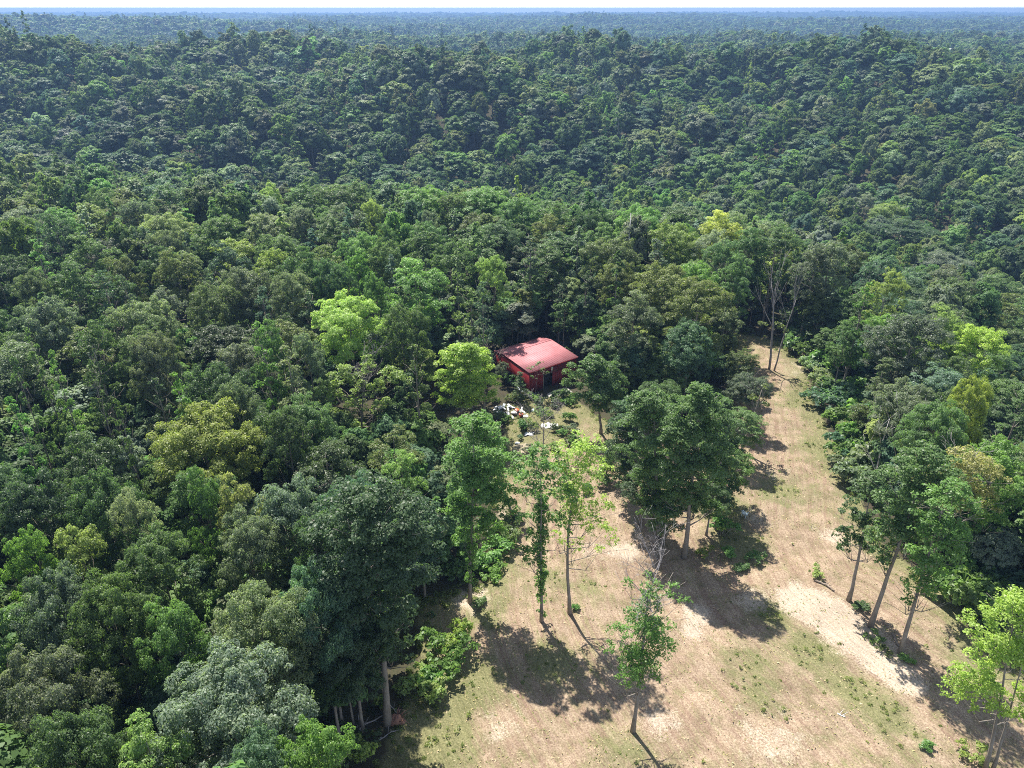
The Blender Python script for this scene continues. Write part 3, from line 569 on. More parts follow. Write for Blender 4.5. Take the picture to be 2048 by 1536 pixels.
hero((850, 1200), (846, 1010), [(.95, 0, .3, 1.0), (.86, -1.2, .3, 1.2), (.84, .9, .2, 1.1), (.72, -1.5, .3, 1.2), (.68, .9, .3, 1.0), (.55, -.8, 0, 1.1), (.5, .9, -.4, .8), (.42, 1.3, 0, .6)],
     'blue', "small bluish green tree with a thin dark trunk on the clearing's inner edge", None, .15, dens=9, L=.3, seed=20)
hero((1531, 640), (1550, 520), [(.97, .2, 0, .7), (.88, -.9, 0, 1.0), (.82, .7, .2, 1.0), (.72, -.8, .2, 1.2), (.66, .8, 0, 1.1), (.58, 0, -.3, 1.2), (.46, -1.1, 0, .9)],
     'lime', "slim vivid yellow-green tree behind the tall dead twin tree at the strip's far end", "the slim vivid tree at the strip's end", .15, dens=9, seed=21)
hero((1026, 1034), (985, 930), [(.95, -.4, 0, 1.2), (.8, -1.2, .3, 1.2), (.78, .8, .2, 1.1), (.6, -.6, 0, 1.1)],
     'bright', "tree on a strongly tilted trunk beside the ivy-wrapped corner tree", None, .2, dens=9, seed=22)
hero((1212, 960), (1215, 885), [(.96, 0, 0, .4), (.8, .3, 0, .6), (.65, -.3, 0, .8), (.5, .4, .2, .9), (.35, -.4, 0, 1.0), (.2, .3, 0, 1.0)],
     'mid', "small young pine among the sparse trees in front of the shed", None, .1, dens=11, L=.22, seed=23, limbs=False)

# ------------------------------------------------------------------ dead trees
def dead_tree(base_px, top_px, label, tr, seed, depth=3, spread=.5, nb=4, mat=None, start=.35, name='dead_tree', leaf=None, twin=False, cat='dead tree'):
    rng = np.random.default_rng(seed); b = gpt(*base_px); d = ray(*top_px); t = b[1] / d[1]; top = np.array([0, 0, CAMZ]) + t * d
    H = top[2] - b[2]; dv = np.array([top[0] - b[0], 0, H]); dv /= np.linalg.norm(dv)
    e = link(name, None); e.location = b
    g = dead_geo(rng, H * .96, tr, depth, spread, nb, start, .06, None, (0, 0, -.3), dv)
    link("trunk", g.mesh("dead_trunk", mat or DEADWOOD, True), e)
    if twin:
        g2 = dead_geo(rng, H * .8, tr * .7, depth, spread, nb, start, .06, None, (.8, -.2, -.3), dv + np.array([.10, 0, 0]))
        link("trunk", g2.mesh("dead_trunk", mat or DEADWOOD, True), e)
    if leaf:
        C = np.array([(s + dv[0] * f * H, qq, f * H) for f, s, qq, r in leaf], float); R = np.array([r for *_, r in leaf], float)
        V, F, lv = leaves_from_clumps(rng, *clumps_from_lobes(rng, C, R, 8, .45)[:2], 8, .3)
        c = link("crown", mesh_np("crown", V, F, [LEAF], attrs={"lv": lv}), e); c["tint"] = [float(v) for v in TINT['olive']]
    tag(e, label, cat); return e
dead_tree((1538, 742), (1566, 556), "tall dead tree with two bare trunks at the far end of the mown strip", .22, 31, 2, .25, 4, TWIG, .5, twin=True, leaf=[(.5, -2.2, 0, .8), (.48, .6, 0, .9), (.44, 1.6, 0, .7), (.22, .9, 0, .4)])
dead_tree((1748, 990), (1752, 828), "whitish dead tree with upright forked limbs poking out of the hedge bank", .16, 32, 2, .45, 4, DEADWOOD, .4)
dead_tree((1772, 1000), (1800, 836), "thinner whitish dead tree leaning out of the hedge bank toward the golden crown", .12, 33, 2, .4, 3, DEADWOOD, .45)
dead_tree((1086, 915), (1086, 796), "small grey leafless tree in front of the red shed", .12, 34, 4, .62, 4, TWIG, .18)
dead_tree((1315, 1118), (1312, 1052), "grey leafless twiggy bush at the foot of the tree clump", .035, 35, 4, .5, 5, TWIG, .08, name='dead_bush', cat='dead bush')
dead_tree((1480, 905), (1545, 770), "broken limb-like dead trunk slanting out over the mown strip", .22, 36, 2, .5, 3, BARK, .4, leaf=[(.8, -1.6, 0, .8), (.95, -.5, 0, .7), (.7, .3, 0, .8), (.6, -2.2, 0, .9), (.5, -.2, 0, .9)])
dead_tree((1452, 790), (1478, 745), "small grey dead tree at the strip's shady edge", .08, 37, 3, .6, 4, TWIG, .2)
dead_tree((982, 765), (986, 690), "slim brown dead sapling beside the shed's end wall", .06, 38, 3, .5, 4, BARK, .5)
#@@FILL
# ------------------------------------------------------------------ fill the rest of the near forest, then the far forest
KEEP = [(1520, 700), (1560, 735), (1580, 790), (1600, 850), (1560, 850), (1545, 910), (1630, 910), (1600, 960), (1520, 980), (1660, 980), (1560, 1040), (1660, 1060), (1500, 1090), (1600, 1110), (1690, 1110), (1560, 1180), (1780, 1150), (1860, 1250), (1960, 1330),
        (900, 1240), (870, 1380), (840, 1480), (1000, 1130), (1060, 1060), (1180, 1030), (1180, 1130), (1060, 900), (1040, 850), (1090, 830), (1130, 870), (1000, 820), (1010, 730), (1060, 715), (1100, 760), (1140, 735), (1040, 770), (1100, 700), (1070, 690), (1000, 1000), (1020, 960),
        (1240, 930), (880, 1290), (960, 1250), (730, 850), (720, 760), (690, 800), (780, 800), (930, 760), (890, 740), (960, 780), (1100, 1400), (1100, 1480), (1250, 1400), (1250, 1500), (1400, 1300), (1400, 1400), (1400, 1500), (1550, 1350), (1550, 1450), (1550, 1520), (1700, 1450), (1700, 1520), (1850, 1420), (1850, 1500), (1930, 1450), (950, 1450), (950, 1520), (2000, 1400), (1620, 690), (1645, 735), (1665, 775), (1685, 815), (1705, 850), (1715, 890), (1735, 930), (1750, 970), (1690, 760), (1720, 800), (1930, 1180), (1990, 1220), (930, 860), (950, 950), (950, 1050), (1538, 620), (1570, 600), (1500, 690)]
KEEP = np.array(KEEP, float)
def fill():
    pts = [(t['p'][0], t['p'][1], max(2.6, t['W'] * .36)) for t in TREES]
    near = []; rng = np.random.default_rng(42)
    P = np.array([(a, b) for a, b, _ in pts]); Rm = np.array([c for *_, c in pts])
    tries = 0; new = []
    for _ in range(42000):
        y = rng.uniform(18, 330); x = rng.uniform(-1.0, 1.0) * (y * .95 + 34)
        W = rng.uniform(7, 12.0)
        d2 = (P[:, 0] - x) ** 2 + (P[:, 1] - y) ** 2
        if (d2 < (Rm + W * .36) ** 2).any(): continue
        if poly_sd(np.array([x]), np.array([y]), FIELD)[0] < 2.2: continue
        kind = rng.choice(['round', 'broad', 'tall', 'loose', 'cedar'], p=[.38, .27, .22, .1, .03])
        H = {'round': 19.5, 'broad': 18.5, 'tall': 21.5, 'loose': 18.5, 'cedar': 14}[kind] * rng.uniform(.85, 1.12)
        if kind == 'tall': W *= .75
        z = tz(x, y)
        if x > 44 and y < 135: H *= rng.uniform(.65, .95)
        cx, cyy, dep = project((x, y, z + H * .62)); rw = W * .62 / dep * FPX; rh = H * .40 / dep * FPX * .95
        if dep < 8 or (x > -14 and y < 46): continue
        if ((((KEEP[:, 0] - cx) / rw) ** 2 + ((KEEP[:, 1] - cyy) / rh) ** 2) < 1).any(): continue
        if shades_shed(x, y, H, W): continue
        new.append((x, y, z, kind, H, W, cx, cyy, dep)); P = np.vstack([P, (x, y)]); Rm = np.append(Rm, W * .36)
    return new
FILL = fill()
def understory():
    rng = np.random.default_rng(43); out = []
    for _ in range(5200):
        y = rng.uniform(16, 260); x = rng.uniform(-1, 1) * (y * .92 + 30); W = rng.uniform(4.0, 7.5)
        if poly_sd(np.array([x]), np.array([y]), FIELD)[0] < W * .5 or (x > -14 and y < 46): continue
        kind = str(rng.choice(['round', 'broad', 'loose'])); H = rng.uniform(6.5, 12.5); z = tz(x, y)
        cx, cyy, dep = project((x, y, z + H * .6)); rw = W * .62 / dep * FPX; rh = H * .42 / dep * FPX
        if dep < 8 or ((((KEEP[:, 0] - cx) / rw) ** 2 + ((KEEP[:, 1] - cyy) / rh) ** 2) < 1).any(): continue
        if shades_shed(x, y, H, W): continue
        out.append((x, y, z, kind, H, W, cx, cyy, dep))
    return out
UNDER = understory()
def region_tint(rng, px, py, far=False):
    r = rng.random()
    if far: names, pr = ['dark', 'mid', 'grey', 'blue', 'olive', 'deep', 'pale', 'silver', 'yellow', 'bright', 'brown'], [.20, .26, .13, .12, .06, .07, .07, .03, .01, .05, .00]
    else: names, pr = ['dark', 'mid', 'grey', 'blue', 'olive', 'deep', 'pale', 'silver', 'yellow', 'bright', 'brown'], [.19, .25, .13, .09, .09, .06, .05, .02, .03, .09, .00]
    return str(rng.choice(names, p=pr))
rngf = np.random.default_rng(9)
vis = [f for f in FILL if -60 < f[6] < 2108 and f[7] < 1640 and f[8] > 0]
vis.sort(key=lambda f: -f[5] / f[8])
NIND = 298 - len(TREES)
ind = vis[:NIND]; rest = [f for f in FILL if f not in ind]
for x, y, z, kind, H, W, cx, cyy, dep in ind:
    put_tree((x, y, gz_at(x, y)), kind, region_tint(rngf, cx, cyy), H, W, rng=rngf)

# distant trees: simplified meshes, instanced by one object
def lod(seed, kind, H, R, L, dens, m, k, nlob, trunk):
    rng = np.random.default_rng(seed); C, Rr = lobes_for(rng, kind, H, R)
    CC, RR, CV = clumps_from_lobes(rng, C, Rr, m, k)
    V, F, lv = leaves_from_clumps(rng, CC, RR, dens, L, CV, .8, .75, out=(0, 0, H * .55), rnd=.2, ow=1.3)
    fm = np.zeros(len(F), int)
    if trunk:
        g = trunk_geo(rng, H, .3, [], limbs=False, k=5); TV = np.concatenate(g.V); TF = np.concatenate(g.F)
        F = np.vstack([F, np.where(TF < 0, -1, TF + len(V))]); V = np.vstack([V, TV]); fm = np.concatenate([fm, np.ones(len(TF), int)]); lv = np.concatenate([lv, np.full(len(TF), .5)])
    return mesh_np("far_tree_%02d" % seed, V, F, [LEAF_FAR, BARK], fm, {"lv": lv})
LODC = bpy.data.collections.new("far_tree_shapes")
LODS = {'near': [], 'mid': [], 'far': []}
kinds8 = [('round', 20, 5.2), ('round', 21, 4.9), ('broad', 19, 6.2), ('broad', 20, 5.8), ('tall', 24, 4.0), ('tall', 22, 3.6), ('round', 19, 5.4), ('loose', 20, 5.2)]
idx = 0
for tier, (L, dens, m, k) in {'near': (.62, 3.4, 12, .42), 'mid': (1.0, 1.5, 9, .45), 'far': (2.0, .45, 6, .5)}.items():
    for i, (kd, H, R) in enumerate(kinds8):
        me = lod(idx, kd, H, R, L, dens, m, k, 0, tier != 'far'); o = bpy.data.objects.new("far_tree_%02d" % idx, me); LODC.objects.link(o); LODS[tier].append(idx); idx += 1
def far_points():
    rng = np.random.default_rng(4); out = []
    for x, y, z, kind, H, W, cx, cyy, dep in rest + UNDER:
        i = {'round': (0, 1, 6), 'broad': (2, 3), 'tall': (4, 5), 'loose': (7,), 'cedar': (5,)}[kind]; i = i[int(rng.integers(len(i)))]
        s = W / (2.25 * kinds8[i][2]); out.append((x, y, z, s, s, H / kinds8[i][1], i, *jitter(TINT[region_tint(rng, cx, cyy)], rng)))
    for (r0, r1, step, sx, sz, tier) in ((330, 640, 8.6, 1.0, 1.0, 'near'), (640, 1500, 9.4, 1.06, 1.0, 'mid'), (1500, 3400, 15, 1.45, 1.1, 'far'), (3400, 9000, 38, 3.6, 1.25, 'far')):
        n = int(2 * r1 * .95 / step); gxx, gyy = np.meshgrid(np.arange(-n // 2, n // 2 + 1) * step, np.arange(r0 * .6, r1, step))
        xx = (gxx + (np.arange(gxx.shape[0])[:, None] % 2) * step / 2).ravel() + rng.normal(size=gxx.size) * step * .30
        yy = gyy.ravel() + rng.normal(size=gxx.size) * step * .30
        # ranges count from the y bands: y stands in for distance near the axis
        ok = (yy > r0) & (yy < r1) & (np.abs(xx) < yy * .86 + 60)
        xx, yy = xx[ok], yy[ok]; zz = terrain(xx, yy)
        cl = sin_(xx, yy, 190, .4, .2) + sin_(xx, yy, 120, 1.9, 1.4)          # stands of like trees
        for x, y, z, c in zip(xx, yy, zz, cl):
            if (abs(x - HOUSE[0] - (y - HOUSE[1]) * HOUSE[0] / HOUSE[1]) < 13 and HOUSE[1] - 120 < y < HOUSE[1] + 10): continue
            j = int(rng.integers(8)); s = float(np.clip(np.exp(rng.normal() * .27), .55, 1.75))
            t = region_tint(rng, 0, 0, True)
            if c > 1.1 and rng.random() < .45: t = 'pale'
            elif c < -1.1 and rng.random() < .5: t = 'dark'
            out.append((x, y, z, s * sx, s * sx, float(np.clip(.97 * np.exp(rng.normal() * .17), .65, 1.42)) * sz, LODS[tier][j], *jitter(TINT[t], rng, .2)))
    return np.array(out)
_hd = ray(1905, 94); _t = 930 / _hd[1]; HOUSE = (float(_hd[0] * _t), 930.0, float(CAMZ + _hd[2] * _t))
FP = far_points()
def instancer(name, A, coll, seed):
    rng = np.random.default_rng(seed); n = len(A)
    me = bpy.data.meshes.new(name); me.vertices.add(n); me.vertices.foreach_set("co", A[:, :3].astype(np.float32).ravel())
    for nm, tp, key, arr in (("size", 'FLOAT_VECTOR', 'vector', A[:, 3:6]), ("turn", 'FLOAT_VECTOR', 'vector', np.column_stack([np.zeros(n), np.zeros(n), rng.random(n) * 6.283])), ("tint", 'FLOAT_VECTOR', 'vector', A[:, 7:10]), ("pick", 'INT', 'value', A[:, 6].astype(np.int32))):
        a = me.attributes.new(nm, tp, 'POINT'); a.data.foreach_set(key, arr.astype(np.int32 if tp == 'INT' else np.float32).ravel())
    o = link(name, me)
    ng = bpy.data.node_groups.new(name + "_nodes", 'GeometryNodeTree')
    ng.interface.new_socket("Geometry", in_out='INPUT', socket_type='NodeSocketGeometry'); ng.interface.new_socket("Geometry", in_out='OUTPUT', socket_type='NodeSocketGeometry')
    gi = ng.nodes.new('NodeGroupInput'); go = ng.nodes.new('NodeGroupOutput'); ci = ng.nodes.new('GeometryNodeCollectionInfo'); ip = ng.nodes.new('GeometryNodeInstanceOnPoints')
    ci.inputs['Collection'].default_value = coll; ci.inputs['Separate Children'].default_value = True; ci.inputs['Reset Children'].default_value = True
    def attr(nm, tp):
        q = ng.nodes.new('GeometryNodeInputNamedAttribute'); q.data_type = tp; q.inputs['Name'].default_value = nm
        return [s for s in q.outputs if s.enabled and s.name == 'Attribute'][0]
    ng.links.new(gi.outputs[0], ip.inputs['Points']); ng.links.new(ci.outputs[0], ip.inputs['Instance']); ip.inputs['Pick Instance'].default_value = True
    ng.links.new(attr("pick", 'INT'), ip.inputs['Instance Index']); ng.links.new(attr("size", 'FLOAT_VECTOR'), ip.inputs['Scale'])
    er = ng.nodes.new('FunctionNodeEulerToRotation'); ng.links.new(attr("turn", 'FLOAT_VECTOR'), er.inputs[0]); ng.links.new(er.outputs[0], ip.inputs['Rotation'])
    ng.links.new(ip.outputs[0], go.inputs[0])
    md = o.modifiers.new("scatter", 'NODES'); md.node_group = ng
    return o
forest = instancer("forest", FP, LODC, 3)
tag(forest, "unbroken broadleaf forest covering the valley and the hills out to the horizon", "forest", kind="stuff")
#@@SECTION objects
# ------------------------------------------------------------------ red metal shed
def shed():
    A = gpt(1058, 790); B0 = gpt(1151, 757); C0 = gpt(988, 757)
    u = B0 - A; u[2] = 0; W = float(np.linalg.norm(u)); u /= W                       # along the door wall
    n = np.array([-u[1], u[0], 0.0])                                                  # away from the camera
    D = float(np.dot(C0 - A, n)) * 1.22
    H, HR, zr = 4.35, .42, np.array([0, 0, 1.0]); e = link("metal_shed", None); e.location = A
    P = lambda a, b, z: u * a + n * b + zr * z
    fr = .74                                                                          # ridge sits toward the back
    d0, d1, dh = .30 * W, .475 * W, 2.95
    # walls, each a ribbed sheet with its thickness
    def ribbed(name, o, ax, L, h, outn, holes=(), top=None):
        g = Geo(); n_ = int(L / .3)
        for i in range(n_):
            a0, a1 = i * L / n_, (i + 1) * L / n_; z0 = 0.0
            for h0, h1, hz in holes:
                if a0 + .01 >= h0 - .15 and a1 - .01 <= h1 + .15: z0 = hz
            zt = h if top is None else top((a0 + a1) / 2 / L)
            g.box(o + ax * a0 + zr * z0 - outn * .06, ax * (a1 - a0), outn * .06, zr * (zt - z0))
            g.box(o + ax * (a0 + .02) + zr * z0 + outn * .001, ax * .05, outn * .025, zr * (zt - z0 - .01))
        return link(name, g.mesh(name, WALLRED), e)
    ribbed("wall", P(0, 0, -.1), u, W, H + .1, -n, [(d0, d1, dh + .1)])
    gable = lambda f: .1 + H + HR * (f / fr if f < fr else (1 - f) / (1 - fr)) - .04
    ribbed("wall", P(0, .07, -.1), n, D - .14, H, -u, [], gable)
    ribbed("wall", P(W, .07, -.1), n, D - .14, H, u, [], gable)
    ribbed("wall", P(0, D, -.1), u, W, H + .1, n)
    # roof with standing ribs, front slope longer than the back one
    g = Geo(); o_ = .22
    for (b0, z0, b1, z1) in ((-o_, H - .02, fr * D, H + HR), (D + o_, H - .05, fr * D, H + HR)):
        p0, p1 = P(-o_, b0, z0), P(-o_, b1, z1); ax = u * (W + 2 * o_); up = np.cross(ax, p1 - p0); up /= np.linalg.norm(up); up *= np.sign(up[2])
        g.box(p0, ax, p1 - p0, up * .05)
        k = int((W + 2 * o_) / .45)
        for i in range(k + 1):
            g.box(p0 + ax * (i / k) * .995 + up * .05, u * .05, (p1 - p0), up * .035)
        for f in (.33, .66):                                                          # lapped sheet joints
            g.box(p0 + (p1 - p0) * f + up * .051, ax, (p1 - p0) * .006, up * .012)
    g.box(P(-o_, fr * D - .18, H + HR + .045), u * (W + 2 * o_), n * .36, zr * .05)
    link("roof", g.mesh("roof", ROOFRED), e)
    # eave trim, doorway shade panel, sliding door, track, strip, window
    g = Geo(); g.box(P(-.05, -.30, H - .22), u * (W + .1), n * .05, zr * .2); link("eave_trim", g.mesh("eave_trim", WALLRED), e)
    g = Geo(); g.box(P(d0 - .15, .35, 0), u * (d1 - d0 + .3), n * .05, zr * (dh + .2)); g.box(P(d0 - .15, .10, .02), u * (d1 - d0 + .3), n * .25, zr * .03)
    link("doorway_shade_panel", g.mesh("doorway_shade_panel", SHADECHAR), e)  # near-black panel and sill paint in the shade behind the open doorway
    g = Geo(); g.box(P(d0 - .08, -.09, 0), u * .07, n * .06, zr * dh); g.box(P(d0 - .08, -.09, dh - .02), u * (d1 - d0 + .1), n * .05, zr * .05); link("door_frame", g.mesh("door_frame", simple_mat("grey_frame", (.42, .40, .38), (.33, .31, .30))), e)
    g = Geo(); dw = d1 - d0 + .5
    for i in range(6): g.box(P(d1 + .02 + i * dw / 6, -.16, .05), u * (dw / 6 - .015), n * .05, zr * (dh + .1))
    g.box(P(d1 + .02, -.185, .1), u * dw, n * .03, zr * .1); g.box(P(d1 + .02, -.185, dh - .1), u * dw, n * .03, zr * .1)
    link("sliding_door", g.mesh("sliding_door", WALLRED), e)
    g = Geo(); g.box(P(d0 - .2, -.24, dh + .18), u * (d1 - d0 + dw + .5), n * .09, zr * .12); link("door_track", g.mesh("door_track", RUST), e)
    g = Geo(); g.box(P(d1 - .25, -.12, dh + .32), u * .36, n * .06, zr * (H - dh - .42)); g.box(P(d1 - .22, -.14, dh + .36), u * .06, n * .03, zr * (H - dh - .5)); link("white_strip", g.mesh("white_strip", WHITEP), e)
    g = Geo(); b = D * .66; hw, hh = 1.1, 1.5; o = P(-.10, b, 1.3)
    for q0, qx, qz in ((o, .09, hh), (o + n * (hw - .09), .09, hh), (o + n * .47, .07, hh)): g.box(q0, n * qx, u * .05, zr * qz)
    g.box(o - n * .02, n * (hw + .04), u * .05, zr * .09); g.box(o + zr * hh - n * .02, n * (hw + .04), u * .05, zr * .09)
    w = link("window", g.mesh("window", WHITEP), e)
    g = Geo(); g.box(o + u * .02, n * hw, u * .02, zr * hh); link("pane", g.mesh("pane", GLASS), w)
    tag(e, "red metal shed with a faded roof and a dark open doorway, among the trees", "shed")
    # things about the shed
    def free(name, lab, cat, p, build, mat, group=None, jit=None):
        g = Geo(); build(g); o = link(name, g.mesh(name, mat)); o.location = p; tag(o, lab, cat, group); return o
    G = lambda a, b: np.append((A + P(a, b, 0))[:2], gz_at(*(A + P(a, b, 0))[:2]))
    def crumple(g, sx, sy, h, seed, k=7):
        r = np.random.default_rng(seed); xs = np.linspace(-sx / 2, sx / 2, k); ys = np.linspace(-sy / 2, sy / 2, k); XX, YY = np.meshgrid(xs, ys)
        ed = 1 + .12 * r.normal(size=XX.shape); ZZ = h * r.random(XX.shape) * np.clip(1.2 - (2 * XX / sx) ** 2 * .7 - (2 * YY / sy) ** 2 * .5, .15, 1) + .03
        V = np.column_stack([(XX * ed).ravel(), (YY * ed).ravel(), ZZ.ravel()]); n0 = k * k
        Vb = V.copy(); Vb[:, 2] -= .05; F = []
        for j in range(k - 1):
            for i in range(k - 1): a = j * k + i; F += [(a, a + 1, a + k + 1, a + k), (n0 + a, n0 + a + k, n0 + a + k + 1, n0 + a + 1)]
        ring = [i for i in range(k)] + [j * k + k - 1 for j in range(1, k)] + [n0 - 1 - i for i in range(1, k)] + [j * k for j in range(k - 2, 0, -1)]
        for i in range(len(ring)): a, b2 = ring[i], ring[(i + 1) % len(ring)]; F.append((a, n0 + a, n0 + b2, b2))
        g.add(np.vstack([V, Vb]), F)
    def sheet(g, L, w, tilt, yaw, k=8):
        # corrugated sheet leaning
        c, s_ = cos(yaw), sin(yaw); ax = np.array([c * cos(tilt), s_ * cos(tilt), sin(tilt)]); ay = np.array([-s_, c, 0]); up = np.cross(ax, ay)
        for i in range(k): g.box(ay * (i * w / k) + up * (.025 if i % 2 else 0), ax * L, ay * (w / k), up * .02)
    yaw = atan2(u[1], u[0])
    free("metal_sheet", "pale corrugated metal sheet leaning against the shed's front corner", "metal sheet", G(-.1, -.5) + zr * 0, lambda g: sheet(g, 3.0, .8, radians(42), yaw + pi * .82), SHEETM)
    free("metal_sheet", "short pale metal sheet lying at the foot of the leaning sheet by the shed", "metal sheet", G(1.2, -1.2) + zr * .05, lambda g: sheet(g, 1.7, .7, radians(14), yaw + pi * .7), SHEETM)
    free("rusty_pole", "rusty pole leaning against the shed wall past the sliding door", "pole", G(W * .78, -.75), lambda g: g.tube([(0, 0, 0), tuple(n * .3 + zr * 1.2), tuple(n * .62 + zr * 2.5 - u * .5)], .05, 6), RUST)
    def slab(g):
        g.add(np.array([(0, 0, .12), (4.2, -.3, .12), (4.4, 1.7, .12), (2.2, 1.95, .12), (.2, 1.6, .12)] + [(-.05, -.05, -.2), (4.25, -.35, -.2), (4.45, 1.75, -.2), (2.2, 2.0, -.2), (.15, 1.65, -.2)]), [(0, 1, 2, 3), (0, 3, 4, -1), (0, 5, 6, 1), (1, 6, 7, 2), (2, 7, 8, 3), (3, 8, 9, 4), (4, 9, 5, 0)])
    o = free("concrete_slab", "pale concrete slab on the ground before the shed doorway", "slab", G(2.0, -3.6), slab, CONC); o.rotation_euler = (0, 0, yaw)
    o = free("white_tarp", "crumpled white sheet lying in the grass behind the grey leafless tree", "tarp", gpt(1099, 851), lambda g: crumple(g, 2.9, 1.6, .3, 5), TARP); o.rotation_euler = (0, 0, .3)
    free("white_tarp", "small white scrap in the weeds on the near side of the rubbish heap", "tarp", gpt(1058, 871), lambda g: crumple(g, 1.3, .9, .25, 6), TARP)
    free("white_tarp", "tiny white scrap on the bare ground near the grey leafless tree", "tarp", gpt(1035, 887), lambda g: crumple(g, .7, .5, .2, 7), TARP)
    free("white_bucket", "white bucket under the dark trees beside the clump", "bucket", gpt(1270, 998), lambda g: (g.tube([(0, 0, 0), (0, 0, .42), (0, 0, .42)], [.17, .21, .2], 12), g.tube([(0, 0, .40), (0, 0, .44)], [.225, .225], 12)), WHITEP)
    def chair(g):
        for sx in (-.28, .28):
            for sy in (-.28, .28): g.tube([(sx, sy, 0), (sx * .9, sy * .9, .42)], .03, 6)
        g.box((-.32, -.32, .42), (.64, 0, 0), (0, .64, 0), (0, 0, .05))
        for i in range(4): g.box((-.32 + i * .17, .28, .47), (.12, 0, 0), (0, .06, .0), (0, .12, .55))
        g.box((-.32, .40, 1.0), (.64, 0, 0), (0, .06, 0), (0, 0, .1))
        for sx in (-.36, .28): g.box((sx, -.3, .66), (.08, 0, 0), (0, .62, 0), (0, 0, .04)); g.tube([(sx + .04, -.26, .42), (sx + .04, -.26, .66)], .03, 5)
    o = free("garden_chair", "pale plastic garden chair standing alone on the grass beside the tree clump", "chair", gpt(1488, 1036), chair, BLUEG); o.rotation_euler = (0, 0, 2.4)
    # rubbish heap: each piece on its own
    r = np.random.default_rng(8); lab = {0: ("white_board", "board", WHITEP, "white scrap board in the rubbish heap by the shed"), 1: ("grey_bag", "bag", TARP, "crumpled pale bag in the rubbish heap by the shed"), 2: ("charred_board", "board", SHADECHAR, "blackened board in the rubbish heap by the shed"), 3: ("scrap_metal", "scrap", SHEETM, "bent grey metal scrap in the rubbish heap by the shed")}
    for i in range(34):
        px, py = (1008, 824) if i < 22 else (1040, 832); c = gpt(px + r.normal() * 12, py + r.normal() * 5); q = i % 4; nm, ct, mt, lb = lab[q]
        def bd(g):
            if q == 1: crumple(g, r.uniform(.5, .9), r.uniform(.4, .7), .35, i, 5)
            elif q == 3: sheet(g, r.uniform(.5, 1.1), .4, r.uniform(.1, .7), r.random() * 6, 4)
            else:
                a = r.random() * 6.28; ti = r.uniform(.02, .5); L = r.uniform(.7, 1.6)
                g.box((0, 0, .04), (L * cos(a), L * sin(a), L * ti), (-.22 * sin(a), .22 * cos(a), 0), (0, 0, .04)); g.box((.02, .02, .08), (L * .5 * cos(a), L * .5 * sin(a), L * .5 * ti), (-.05 * sin(a), .05 * cos(a), 0), (0, 0, .05))
        free(nm, lb, ct, c + zr * r.uniform(0, .35), bd, mt, "rubbish heap beside the shed")
    for i, (px, py) in enumerate([(1034, 826), (1042, 836)]):
        free("orange_tub", ["orange tub at the far edge of the rubbish heap", "orange tub at the near edge of the rubbish heap, closest to the grass"][i], "tub", gpt(px, py) + zr * .1, lambda g: (g.tube([(0, 0, 0), (0, 0, .4)], [.26, .34], 10), g.tube([(0, 0, .38), (0, 0, .43)], [.37, .37], 10)), ORANGE)
shed()

# ------------------------------------------------------------------ fallen wood
def log(name, label, cat, pts_px, r, mat=None, lift=.12):
    P0 = gpt(*pts_px[0]); P = np.array([gpt(*p) for p in pts_px]) - P0; P[:, 2] += lift; g = Geo()
    n = 8; t = np.linspace(0, 1, n); q = np.column_stack([np.interp(t, np.linspace(0, 1, len(P)), P[:, i]) for i in range(3)]); rg = np.random.default_rng(int(pts_px[0][0])); q[1:-1] += rg.normal(size=(n - 2, 3)) * r * .35
    g.tube(q, np.linspace(r, r * .55, n), 7)
    for k in range(3):
        s = q[2 + k]; g.tube([s, s + np.append(rg.normal(size=2) * .45, .25 * rg.random() + .1)], [r * .35, r * .12], 5)
    o = link(name, g.mesh(name, mat or LOGMAT, True)); o.location = P0; tag(o, label, cat); return o
log("fallen_log", "dark log lying beside the bright weeds at the head of the pale bare patch", "log", [(1629, 1163), (1650, 1172), (1668, 1185)], .14)
log("fallen_log", "dark branch lying at the foot of the leafy tree of the trunk row", "log", [(1783, 1270), (1790, 1281), (1797, 1294)], .11)
log("white_stick", "short white stick lying on the open mown grass", "stick", [(1674, 1429), (1690, 1438)], .06, WHITEP, .06)
log("fallen_branch", "long grey branch lying across the shadow beside the massive dark edge tree", "branch", [(693, 1467), (735, 1457), (772, 1442)], .09, TWIG, .5)
log("fallen_branch", "upright broken grey branch stuck in the shade beside the massive dark edge tree", "branch", [(722, 1500), (721, 1470), (719, 1440)], .10, TWIG, .6)
log("fallen_branch", "thin grey branch on the shaded grass below the massive dark edge tree", "branch", [(752, 1487), (780, 1475), (806, 1462)], .06, TWIG, .1)
log("fallen_branch", "grey branch sloping from the tangle onto the grass at the forest edge", "branch", [(778, 1415), (790, 1428), (803, 1450)], .06, TWIG, .4)
